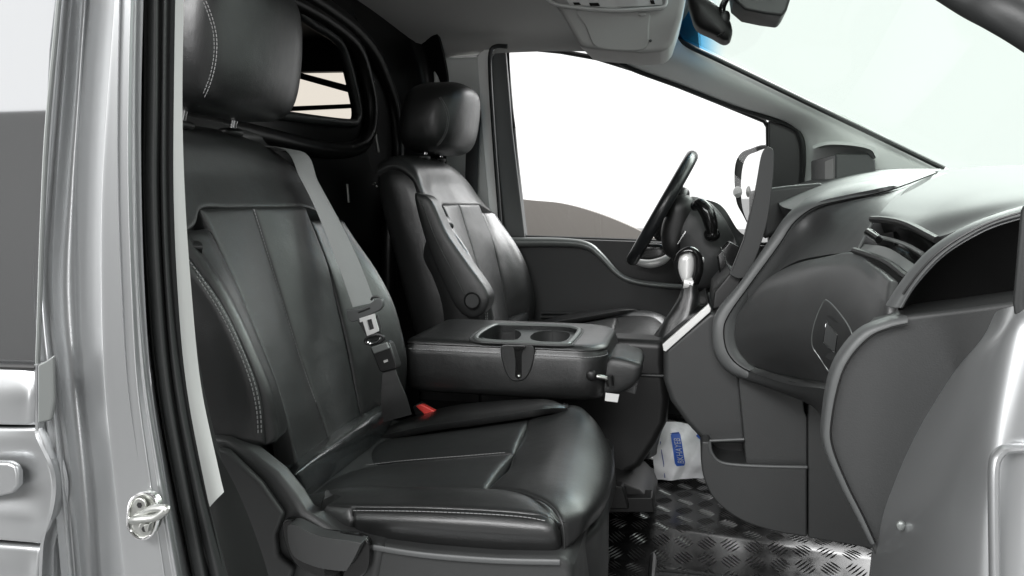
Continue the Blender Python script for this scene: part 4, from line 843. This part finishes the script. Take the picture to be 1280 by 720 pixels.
# ------------------------------------------------------------------ seat belt
sbt = thing('seat_belt', 'grey seat belt lying over the near seat with its tongue clipped to a black buckle', 'seat belt', P(470, 400, 1.3))
lc = [(353, 186, 1.33), (375, 222, 1.30), (395, 262, 1.285), (415, 312, 1.27), (430, 352, 1.262), (441, 384, 1.26)]
rc = [(378, 190, 1.37), (398, 228, 1.345), (421, 270, 1.335), (443, 314, 1.325), (458, 350, 1.32), (468, 378, 1.315)]
ll = [W(-.90, 1.31, .05), W(-.865, 1.32, .095)]+L(lc); rr = [W(-.90, 1.36, .04), W(-.865, 1.37, .085)]+L(rc)
ribbon('webbing', [(a+b)/2 for a, b in zip(ll, rr)], [(b-a)/2 for a, b in zip(ll, rr)], .0022, BELT, sbt, n=50)
YB = 1.262
tb = ccurve([P(433, 388, YB), P(438, 387, YB), P(455, 384, YB), P(470, 374, YB), P(476, 374, YB), P(478, 382, YB), P(474, 388, YB), P(468, 391, YB), P(445, 402, YB), P(438, 402, YB), P(434, 396, YB)], 50)
prism('tongue_grip', tb, (0, .012, 0), PLASTIC_L, sbt, bevel=.003)
MB().tube(curve([P(464, 375, YB+.004), P(466, 372, YB+.004), P(472, 371, YB+.004), P(476, 375, YB+.004)], 14), .0022, k=8).build('grip_loop', PLASTIC_B, sbt)
prism('grip_slot', [P(447, 390, YB-.0008), P(462, 384, YB-.0008), P(463, 386, YB-.0008), P(448, 392, YB-.0008)], (0, .002, 0), PLASTIC_B, sbt, bevel=.0005)
fr_ = [(P(449, 398, YB), P(468, 392, YB), P(469, 397, YB), P(450, 403, YB)), (P(453, 400, YB), P(458, 399, YB), P(463, 418, YB), P(459, 420, YB)), (P(464, 397, YB), P(468, 395, YB), P(473, 412, YB), P(469, 415, YB)), (P(459, 414, YB), P(472, 409, YB), P(473, 414, YB), P(461, 420, YB))]
tp = MB()
for i, q in enumerate(fr_):
    d = Vector((0, .003+.0004*i, 0)); e = Vector((0, -.0003*i, 0)); tp.add([v+e for v in q]+[v+d for v in q], [(0, 1, 2, 3), (7, 6, 5, 4), (0, 4, 5, 1), (1, 5, 6, 2), (2, 6, 7, 3), (3, 7, 4, 0)])
tp.build('tongue_plate', PLATE, sbt)
prism('tongue_backing', [P(447, 403, YB+.006), P(472, 394, YB+.006), P(476, 408, YB+.006), P(475, 425, YB+.006), P(464, 428, YB+.006), P(456, 418, YB+.006)], (0, .006, 0), PLASTIC, sbt, bevel=.002)
rgc = P(469, 424, YB); MB().tube([rgc+Vector((.018*math.cos(t), -.003, .008*math.sin(t)+.004*math.cos(t))) for t in [2*math.pi*k/30 for k in range(30)]], .0030, closed=True, k=8).build('loop_ring', PLASTIC_B, sbt)
MB().tube([rgc+Vector((.012*math.cos(t), -.006, .007*math.sin(t)+.004*math.cos(t)+.001)) for t in [math.pi+math.pi*k/14 for k in range(15)]], .0016, k=8).build('ring_edge', CHROME, sbt)
prism('buckle_body', [P(462, 434, YB-.006), P(483, 427, YB-.006), P(487, 430, YB-.006), P(496, 456, YB-.006), P(496, 461, YB-.006), P(478, 466, YB-.006), P(474, 464, YB-.006)], (0, .022, 0), PLASTIC_B, sbt, bevel=.003, segs=4)
prism('buckle_top', [P(463, 434, YB-.009), P(483, 427.5, YB-.009), P(487, 436, YB-.009), P(467, 443, YB-.009)], (0, .006, 0), PLASTIC_S, sbt, bevel=.0025)
prism('release_tab', [P(479, 451, YB-.008), P(484, 449, YB-.008), P(485, 452, YB-.008), P(480, 454, YB-.008)], (0, .004, 0), LIGHTP, sbt, bevel=.0005)
lower = [P(486, 458, YB+.002), P(488, 478, YB+.002), P(492, 500, YB+.01), P(497, 522, YB+.03)]
ribbon('lower_strap', lower, [Vector((.011, .0, .002)), Vector((.016, .004, .004)), Vector((.022, .008, .006)), Vector((.024, .01, .006))], .004, BELTD, sbt, n=24)
rbk = thing('red_release_buckle', 'small red buckle button lying between the seat cushion and folded seat', 'buckle', P(532, 513, 1.42))
prism('button', [P(519, 508, 1.41), P(526, 505, 1.41), P(548, 516, 1.41), P(543, 522, 1.41), P(532, 520, 1.41)], (0, .016, -.002), RED, rbk, bevel=.003)
prism('casing', [P(515, 508, 1.425), P(524, 504, 1.425), P(546, 517, 1.425), P(540, 527, 1.425), P(520, 522, 1.425)], (0, .02, 0), PLASTIC_B, rbk, bevel=.003)

# ------------------------------------------------------------------ overhead console, mirror, camera
oh = thing('overhead_console', 'pale grey overhead console with open tray hanging from the roof', 'overhead console', W(-.15, 1.9, .5))
Yo = 1.86
prism('console_shell', [P(684, -30, Yo), P(688, 0, Yo), P(700, 14, Yo), P(712, 36, Yo), P(724, 57, Yo), P(734, 60, Yo), P(800, 66, Yo), P(832, 64, Yo), P(842, 52, Yo), P(852, 22, Yo), P(858, -5, Yo), P(860, -30, Yo)], (0, .22, .0), LIGHTP, oh, bevel=.014, segs=5, taper=.08)
prism('console_cover', ccurve([P(722, 12, Yo-.006), P(770, 15, Yo-.006), P(809, 14, Yo-.006), P(811, 35, Yo-.006), P(809, 56, Yo-.006), P(796, 63, Yo-.006), P(760, 62, Yo-.006), P(742, 56, Yo-.006), P(732, 34, Yo-.006)], 60), (0, .012, 0), LIGHTP, oh, bevel=.004)
MB().tube(curve([P(682, -3, Yo-.012), P(694, 5, Yo-.014), P(715, 9, Yo-.016), P(765, 13, Yo-.018), P(810, 11, Yo-.016), P(830, 8, Yo-.014), P(833, -4, Yo-.012)], 30), .0045, k=10, flat=1.8).build('tray_lip', WHITE, oh)
prism('paper_sheet', [P(700, -14, Yo-.014), P(826, -14, Yo-.014), P(828, 6, Yo-.014), P(765, 10, Yo-.014), P(712, 6, Yo-.014)], (0, .003, 0), WHITE, oh, bevel=0)
for (a, b, c, d, m__) in ((716, 3, 726, 6, GLOSSB), (736, 3.5, 750, 7.5, GLOSSB), (812, 0, 819, 5, GLOSSB), (771, -3, 798, 8, SILVERP)):
    prism('tray_mark', [P(a, b, Yo-.017), P(c-2, b, Yo-.017), P(c, d, Yo-.017), P(a+2, d, Yo-.017)], (0, .002, 0), m__, oh, bevel=0)
sbox('cover_catch', P(803, 18, Yo-.010), .018, .008, .008, LIGHTP, oh, 2.5, 2.5, n=16, m=8)
sbox('cover_screw', P(813, 51, Yo-.004), .007, .006, .007, PLASTIC_L, oh, 2, 2, n=12, m=8)
rv = thing('rear_view_mirror', 'black rear view mirror hanging on its ball arm under the windscreen', 'mirror', W(.1, 1.8, .5))
YM = 1.78
pillow('mirror_case', [P(860, -4, YM), P(864, 16, YM), P(871, 33, YM), P(890, 43, YM), P(905, 51, YM), P(914, 47, YM), P(915, 34, YM), P(907, 17, YM), P(890, 2, YM), P(872, -6, YM)], [P(878, 14, YM), P(898, 36, YM)], (0, -.022, 0), .05, PLASTIC_B, rv, closed_smooth=True)
MB().tube(curve([P(912, -12, YM+.03), P(908, -2, YM+.01), P(903, 9, YM-.01), P(903, 20, YM-.01)], 12), .0075, k=10).build('ball_arm', GLOSSB, rv)
sbox('arm_joint', P(905, 22, YM-.01), .026, .02, .03, PLASTIC_B, rv, 2.5, 2.5)
MB().tube([P(896, 45, YM-.016), P(906, 40, YM-.018)], .0028, k=6).build('dimming_lever', GLOSSB, rv)
dc = thing('sensor_box', 'dark box mounted high on the windscreen right of the mirror', 'sensor', W(.2, 1.7, .6))
prism('box_case', [P(914, -20, 1.72), P(917, 0, 1.72), P(931, 12, 1.72), P(955, 17, 1.72), P(978, 20, 1.72), P(984, 12, 1.72), P(994, -20, 1.72)], (0, .12, 0), PLASTIC, dc, bevel=.006)

# ------------------------------------------------------------------ bag, mat
bag = thing('plastic_bag', 'crumpled white plastic bag with blue printed block on the floor under the dash', 'bag', P(848, 600, 2.0))
Yg = 1.98
bo = [[P(812, 533, Yg+.05), P(838, 527, Yg+.05), P(862, 530, Yg+.04), P(900, 540, Yg+.04)], [P(815, 556, Yg), P(838, 553, Yg-.02), P(862, 556, Yg), P(900, 560, Yg)], [P(817, 580, Yg-.01), P(840, 580, Yg-.03), P(864, 578, Yg-.01), P(900, 582, Yg-.02)], [P(819, 600, Yg+.01), P(840, 600, Yg-.01), P(864, 598, Yg+.01), P(900, 598, Yg)]]
random.seed(3)
b_ = surf('bag_body', bo, BAG, bag, nu=50, nv=50, thick=.06)
for v in b_.data.vertices:
    c = v.co; v.co.y += .003*math.sin(c.x*70+c.z*40)*math.cos(c.z*55-c.x*30)+.0016*math.sin(c.x*160-c.z*90)
b_.data.update()
def on(px, py, lift=.002):
    dg = ray(px, py).normalized(); ok, loc, nn, _ = b_.ray_cast(CAM, dg); return (loc if ok else P(px, py, Yg))-dg*lift
bpy.context.view_layer.update()
bq = []
for iy in range(13):
    t = iy/12; y_ = 540+42*t; xl = 838+6*t+(2 if iy in (0, 12) else 0); xr = 850+7*t-(1.5 if iy in (0, 12) else 0)
    bq += [on(xl+(xr-xl)*ix/5, y_+(1-ix/5)*.8, .0022) for ix in range(6)]
mesh_obj('blue_block', bq, [(r*6+c, r*6+c+1, r*6+c+7, r*6+c+6) for r in range(12) for c in range(5)], BLUE, bag, False)
MB().tube([on(825.5, 552), on(827, 565), on(829.5, 580), on(831, 597)], .0012, k=5).build('printed_line', NAVY, bag)
MB().tube([on(838, 542, .003), on(849, 541, .003)], .0008, k=5).build('printed_edge', NAVY, bag)
mesh_obj('blue_spot', [on(*q, .0025) for q in ((870, 545), (873, 541), (878, 543), (880, 549), (876, 550))], [tuple(range(5))], BLUE, bag, False)
tcu = bpy.data.curves.new('lettering', 'FONT'); tcu.body = 'BKHAYEB'; tcu.size = .030; tcu.align_x = 'CENTER'; tcu.align_y = 'CENTER'; tcu.extrude = .0003
to = bpy.data.objects.new('lettering', tcu); COL.objects.link(to); bpy.context.view_layer.update()
me = bpy.data.meshes.new_from_object(to.evaluated_get(bpy.context.evaluated_depsgraph_get())); bpy.data.objects.remove(to)
xs_ = [v.co.x for v in me.vertices]; ysx = [v.co.y for v in me.vertices]; xw = max(xs_)-min(xs_); yh = max(ysx)-min(ysx); x0 = min(xs_); y0 = min(ysx)
def bagpt(t, s): return on(851.3-5.5*t+s*8.0, 579-31.5*t+s*.8, .0060)
B0 = on(851.5, 579, .0045); B1 = on(846, 548, .0045); side = on(853, 563, .0045)-on(845, 564, .0045)
for v in me.vertices:
    t = (v.co.x-x0)/xw; s = (v.co.y-y0)/yh-.5; v.co = bagpt(t, -s)
me.materials.append(WHITE); lt = bpy.data.objects.new('lettering', me); COL.objects.link(lt); lt.parent = bag; lt.matrix_parent_inverse = Matrix.Translation(-bag.location)

fm = thing('floor_mat', 'black ribbed rubber floor mat on the near floor plate', 'floor mat', W(.2, 1.5, -.78))
zM = -.783
mo = [PZ(818, 689, zM), PZ(880, 694, zM), PZ(950, 703, zM), PZ(1010, 711, zM), PZ(1040, 710, zM), PZ(1085, 694, zM), PZ(1150, 700, zM), PZ(1150, 790, zM), PZ(812, 790, zM)]
prism('mat_sheet', mo, (0, 0, -.008), RUBBER, fm, bevel=.003)
for k in range(5):
    d = 7+k*8
    MB().tube(curve([PZ(824, 690+d, zM), PZ(900, 697+d, zM), PZ(1000, 710+d, zM), PZ(1085, 714+d, zM)], 12), .0035, k=6, flat=1.5).build('mat_rib', RUBBER_G if k == 0 else RUBBER, fm)
MB().tube(curve([PZ(818, 690, zM+.003), PZ(880, 695, zM+.003), PZ(950, 704, zM+.003), PZ(1010, 712, zM+.003), PZ(1040, 711, zM+.003), PZ(1090, 692, zM+.003)], 20), .006, k=8).build('mat_edge', RUBBER, fm)
MB().tube([PZ(817, 690, zM+.003), PZ(812, 760, zM+.003)], .008, k=8).build('mat_edge', RUBBER, fm)
prism('corner_plate', [PZ(740, 676, zM+.012), PZ(758, 684, zM+.012), PZ(762, 692, zM+.012), PZ(752, 760, zM+.012), PZ(700, 760, zM+.012)], (0, 0, -.01), RUBBER, fm, bevel=.003)

# ------------------------------------------------------------------ near body side: door pillar with seal and white strip, striker
bp_ = thing('door_pillar', 'bright silver painted door pillar with black seal and white strip', 'pillar', W(-.5, .65, -.9))
ys = [-40, 120, 240, 360, 480, 600, 760]
def pc(xs_, Y): return [P(x, y, Y) for x, y in zip(xs_, ys)]
top_ = [pc([84, 66, 57, 50, 56, 66, 80], .70), pc([78, 62, 54, 50, 60, 74, 90], .615), pc([90, 77, 68, 62, 72, 85, 98], .622), pc([103, 92, 84, 80, 88, 100, 112], .636), pc([112, 100, 94, 93, 99, 112, 123], .640), pc([115, 103, 98, 98, 104, 117, 128], .636)]
a98, a126, a165, a175 = [117, 105, 100, 100, 106, 119, 130], [146, 134, 127, 126, 130, 142, 160], [165, 161, 161, 165, 172, 188, 212], [172, 169, 170, 174, 184, 203, 231]
def lx(a, b, k): return [p+(q-p)*k for p, q in zip(a, b)]
Cc = top_+[pc(lx(a98, a126, k), .632-.0205*k) for k in (0, .33, .66, .97)]+[pc(lx(a126, a165, k), .611) for k in (.06, .35, .7, .96)]+[pc(lx(a165, a175, k), .612+.009*k) for k in (.1, .5, 1)]+[pc([179, 177, 176, 182, 195, 216, 248], .655)]
G = [[Cc[c][r] for c in range(len(Cc))] for r in range(7)]
surf('painted_pillar', G, PAINT, bp_, nu=170, nv=60, thick=.01)
sA = [pc([179, 177, 175, 181, 193, 215, 246], .655), pc([186, 184, 182, 187, 199, 221, 252], .645), pc([196, 195, 194, 199, 210, 231, 264], .645), pc([201, 200, 199, 204, 215, 236, 270], .66)]
surf('rubber_seal', [[sA[c][r] for c in range(4)] for r in range(7)], RUBBER, bp_, nu=24, nv=60, thick=.012)
sB = [pc([200, 199, 198, 203, 214, 235, 268], .665), pc([203, 201, 201, 206, 217, 239, 274], .655), pc([208, 206, 206, 211, 223, 246, 284], .655), pc([213, 211, 211, 217, 232, 254, 296], .672)]
surf('inner_seal', [[sB[c][r] for c in range(4)] for r in range(7)], RUBBER, bp_, nu=20, nv=60, thick=.012)
wsx = [(213, 211, 212, 218, 231, 252, 262), (231, 228, 231, 239, 251, 273, 280)]
wys = [-40, 120, 240, 360, 480, 590, 634]; wye = [-40, 120, 240, 360, 480, 585, 615]
l_ = [P(x, y, .684) for x, y in zip(wsx[0], wys)]; r_ = [P(x, y, .700) for x, y in zip(wsx[1], wye)]
surf('white_strip', [[a, a.lerp(b, .5)+Vector((0, -.002, 0)), b] for a, b in zip(l_, r_)], WHITE, bp_, nu=8, nv=50, thick=.003)
bl = [pc([224, 222, 224, 231, 243, 264, 296], .712), pc([228, 226, 229, 238, 254, 284, 330], .74)]
surf('inner_pillar_trim', [[bl[0][r], bl[0][r].lerp(bl[1][r], .5), bl[1][r]] for r in range(7)], PLASTIC_B, bp_, nu=6, nv=30, thick=.006)
lw = [[P(268, 560, .715), P(300, 620, .74), P(330, 700, .76), P(350, 780, .76)], [P(262, 640, .70), P(275, 680, .70), P(292, 730, .70), P(305, 780, .70)]]
surf('lower_trim', lw, PLASTIC_B, bp_, nu=16, nv=8, thick=.01)

stk = thing('door_striker', 'zinc plated door striker loop bolted to the silver pillar', 'door striker', P(182, 646, .60))
Ys = .600
po = ccurve([P(163, 632, Ys), P(168, 622, Ys), P(180, 616, Ys), P(192, 620, Ys), P(199, 634, Ys), P(198, 650, Ys), P(192, 666, Ys), P(180, 673, Ys), P(168, 668, Ys), P(161, 655, Ys)], 48)
prism('striker_plate', po, (0, .008, 0), STEEL, stk, bevel=.0022)
MB().tube([q+Vector((0, -.001, 0)) for q in po], .0016, closed=True, k=8).build('plate_edge', CHROME, stk)
for (a, b) in ((177, 630), (183, 660)):
    c = P(a, b, Ys-.002); rg = [c+Vector((.0068*math.cos(t), 0, .0068*math.sin(t))) for t in [2*math.pi*k/24 for k in range(24)]]
    sc1 = prism('screw', rg, (0, -.0028, 0), STEEL, stk, bevel=.001)
    hx = [c+Vector((.0030*math.cos(t), -.0032, .0030*math.sin(t))) for t in [2*math.pi*k/6 for k in range(6)]]
    prism('screw_socket', hx, (0, .0003, 0), PLASTIC_B, stk, bevel=0)
lpz = [P(166, 648, Ys), P(172, 648, Ys-.010), P(185, 646, Ys-.024), P(198, 640, Ys-.034), P(208, 636, Ys-.038), P(209, 641, Ys-.038), P(200, 646, Ys-.034), P(190, 654, Ys-.020), P(184, 660, Ys)]
lpz = [P(165, 650, Ys), P(172, 649, Ys-.008), P(186, 648, Ys-.016), P(196, 646, Ys-.022), P(206, 639, Ys-.028), P(208, 636, Ys-.028), P(203, 635, Ys-.026), P(190, 636, Ys-.016), P(178, 643, Ys-.004), P(172, 645, Ys)]
MB().tube(curve(lpz, 50), .0036, k=12).build('striker_loop', STEEL, stk)
prism('striker_wedge', [P(186, 652, Ys-.002), P(194, 650, Ys-.002), P(191, 662, Ys-.002), P(188, 660, Ys-.002)], (0, -.008, 0), STEEL, stk, bevel=.001)

# sliding door at the far left
sd = thing('sliding_door', 'silver sliding door with dark reflective window at the left edge', 'door', W(-.8, .6, -.9))
yd = .60
prism('window', [P(-160, -60, yd+.01), P(76, -60, yd+.01), P(62, 60, yd+.01), P(55, 200, yd+.01), P(49, 360, yd+.01), P(46, 457, yd+.01), P(-160, 452, yd+.01)], (0, .006, 0), PRIV, sd, bevel=0)
MB().tube(curve([P(79, -60, yd+.004), P(70, 40, yd+.004), P(59, 160, yd+.004), P(53, 280, yd+.004), P(49, 400, yd+.004), P(47, 457, yd+.004)], 24), .0022, k=8).build('window_edge', PLASTIC_S, sd)
MB().tube([P(-160, 453, yd+.002), P(46, 459, yd+.002)], .003, k=8).build('window_edge', PLASTIC_B, sd)
dbp = [[P(-160, 455, .602), P(-60, 457, .602), P(20, 459, .602), P(47, 460, .606)], [P(-160, 490, .594), P(-60, 492, .594), P(20, 494, .594), P(46, 495, .600)], [P(-160, 528, .594), P(-60, 530, .594), P(20, 532, .596), P(46, 533, .604)]]
surf('waist_panel', dbp, PAINT, sd, nu=24, nv=16, puff=.002, edge=.004, thick=.008)
dbp = [[P(-160, 532, .598), P(-60, 533, .598), P(20, 535, .598), P(47, 535, .60)], [P(-160, 556, .592), P(-60, 556, .594), P(20, 558, .596), P(57, 562, .60)], [P(-160, 600, .600), P(-60, 602, .600), P(20, 606, .600), P(67, 610, .602)], [P(-160, 640, .592), P(-60, 642, .592), P(20, 648, .592), P(62, 656, .600)], [P(-160, 668, .594), P(-60, 672, .594), P(20, 678, .595), P(52, 681, .602)]]
surf('handle_panel', dbp, PAINT, sd, nu=40, nv=40, puff=.002, edge=.004, thick=.008)
dbp = [[P(-160, 672, .598), P(-60, 676, .598), P(20, 682, .598), P(51, 685, .602)], [P(-160, 720, .592), P(-60, 722, .592), P(20, 724, .594), P(48, 726, .600)], [P(-160, 790, .594), P(-60, 790, .594), P(20, 790, .596), P(46, 790, .602)]]
surf('lower_panel', dbp, PAINT, sd, nu=24, nv=16, puff=.002, edge=.004, thick=.008)
prism('handle', [P(-80, 574, .592), P(-20, 573, .592), P(18, 574, .592), P(27, 578, .592), P(31, 588, .592), P(31, 604, .592), P(24, 613, .592), P(-10, 621, .592), P(-80, 626, .592)], (.001, -.009, 0), PAINT, sd, bevel=.004, segs=5)
eg = curve([P(46, 456, .60), P(47, 528, .60), P(49, 545, .60), P(66, 582, .60), P(70, 610, .60), P(66, 640, .60), P(56, 672, .60), P(53, 700, .60), P(50, 780, .60)], 50)
eg2 = curve([P(72, 448, .625), P(73, 525, .625), P(72, 545, .625), P(84, 585, .625), P(87, 612, .625), P(84, 640, .625), P(76, 672, .625), P(74, 700, .625), P(76, 780, .625)], 50)
surf('door_edge', [eg, [a.lerp(b, .3)+Vector((0, -.004, 0)) for a, b in zip(eg, eg2)], [a.lerp(b, .5)+Vector((0, .006, 0)) for a, b in zip(eg, eg2)], [a.lerp(b, .75)+Vector((0, -.004, 0)) for a, b in zip(eg, eg2)], eg2, [q+Vector((.002, .03, 0)) for q in eg2]], PAINT, sd, nu=80, nv=30, thick=.003)
prism('corner_cap', [P(46, 456, .597), P(56, 451, .598), P(66, 444, .598), P(67, 500, .598), P(63, 526, .598), P(46, 530, .597)], (0, .005, 0), PLASTIC_S, sd, bevel=.004)

# near front pillar at the right edge
fpn = thing('near_front_pillar', 'silver painted lower front pillar rising at the right edge', 'pillar', W(.2, .6, -.7))
def pr(v): return [P(x, y, Y) for x, y, Y in v]
NF = [pr([(1242, 394, .70), (1248, 388, .66), (1262, 384, .62), (1290, 378, .60), (1340, 372, .59), (1400, 370, .59)]),
      pr([(1226, 425, .76), (1238, 412, .66), (1256, 405, .61), (1290, 400, .59), (1340, 395, .585), (1400, 390, .585)]),
      pr([(1190, 468, .84), (1215, 450, .67), (1243, 440, .61), (1290, 440, .585), (1340, 440, .58), (1400, 440, .58)]),
      pr([(1146, 535, .85), (1188, 525, .68), (1228, 520, .61), (1275, 520, .585), (1330, 520, .58), (1400, 520, .58)]),
      pr([(1112, 600, .86), (1165, 600, .69), (1218, 600, .61), (1268, 600, .585), (1330, 600, .58), (1400, 600, .58)]),
      pr([(1092, 660, .86), (1150, 660, .69), (1210, 660, .61), (1262, 660, .585), (1330, 660, .58), (1400, 660, .58)]),
      pr([(1080, 760, .86), (1140, 760, .69), (1204, 760, .61), (1255, 760, .585), (1330, 760, .58), (1400, 760, .58)])]
nc = [curve(row, 60) for row in NF]
surf('painted_panel', [row[0:61:3] for row in nc], PAINT, fpn, nu=90, nv=60, thick=.012, puff=.004, edge=.012, sides='l')
rc_ = curve([P(1244, 780, .575), P(1243, 700, .576), P(1242, 620, .577), P(1243, 580, .578), P(1250, 566, .579), P(1262, 561, .580), P(1300, 560, .580), P(1400, 560, .58)], 40)
MB().tube(rc_, .0035, k=10, flat=1.5).build('pressed_bead', PAINT, fpn)
prism('door_hinge_seal', [P(1274, 250, .60), P(1340, 250, .60), P(1340, 440, .60), P(1284, 424, .60), P(1268, 412, .60), P(1263, 380, .60)], (.02, .035, 0), RUBBER, fpn, bevel=.008, segs=4)
sbox('paint_screw', P(1126, 657, .735), .008, .006, .010, PLASTIC_S, fpn, 2, 2, n=12, m=8)

# ------------------------------------------------------------------ small pieces belong to the part that carries them
SUBS = {'headrest_stitching': 'headrest', 'bolster_stitching': 'side_bolster', 'insert_stitching': 'backrest_insert', 'cushion_stitching': 'cushion_insert', 'post_guide': 'headrest_post',
        'lever_foot': 'recline_lever', 'armrest_seam': 'armrest', 'pivot_cap': 'armrest', 'screw_socket': 'screw', 'plate_edge': 'striker_plate', 'striker_wedge': 'striker_plate',
        'latch_outline': 'latch_panel', 'button_edge': 'latch_button', 'tray_rim': 'cup_tray', 'cup_well': 'cup_tray', 'well_floor': 'cup_tray', 'tray_floor': 'cup_tray', 'tray_surround': 'cup_tray',
        'strap_slot': 'strap_tab', 'strap_peg': 'strap_tab', 'strap_slot_hood': 'strap_tab', 'top_stitching': 'seat_back', 'trim_gap': 'edge_trim', 'rim_groove': 'end_rim',
        'end_panel_groove': 'end_panel_edge', 'pocket_rim': 'door_pocket', 'pocket_back': 'door_pocket', 'window_gasket': 'window', 'speaker_slat': 'lower_panel', 'handle_cup': 'door_handle',
        'mat_rib': 'mat_sheet', 'mat_edge': 'mat_sheet', 'bezel_line': 'screen_body', 'foot_trim': 'screen_foot', 'rim_seam': 'rim', 'stalk_socket': 'gear_selector_stalk', 'bright_accent': 'column_cover',
        'boot_collar': 'boot', 'knob_spine': 'knob', 'lock_button': 'knob', 'grip_loop': 'tongue_grip', 'grip_slot': 'tongue_grip', 'buckle_top': 'buckle_body', 'release_tab': 'buckle_body', 'ring_edge': 'loop_ring',
        'cover_catch': 'console_cover', 'cover_screw': 'console_cover', 'tray_mark': 'tray_lip', 'paper_sheet': 'tray_lip', 'dimming_lever': 'mirror_case', 'arm_joint': 'ball_arm',
        'printed_line': 'bag_body', 'printed_edge': 'bag_body', 'blue_block': 'bag_body', 'blue_spot': 'bag_body', 'lettering': 'bag_body', 'vent_knob': 'vent_slat', 'window_bar': 'window',
        'window_seal': 'window_frame', 'white_tag': 'middle_headrest', 'headrest_top': 'middle_headrest', 'pressed_bead': 'painted_panel', 'paint_screw': 'painted_panel', 'cluster_face': 'cluster_case', 'base_ridge': 'seat_base',
        'blind_spot_mirror': 'mirror_housing', 'piping': 'cushion_front'}
base = lambda o: o.name.split('.')[0]
for t in [o for o in scene.objects if o.type == 'EMPTY']:
    kids = list(t.children)
    for k in kids:
        tgt = SUBS.get(base(k))
        if tgt:
            pp = [q for q in kids if base(q) == tgt]
            if pp:
                off = k.location-pp[0].location
                if (k.scale-pp[0].scale).length < 1e-5: k.scale = (1, 1, 1)
                k.parent = pp[0]; k.matrix_parent_inverse = Matrix.Identity(4); k.location = off
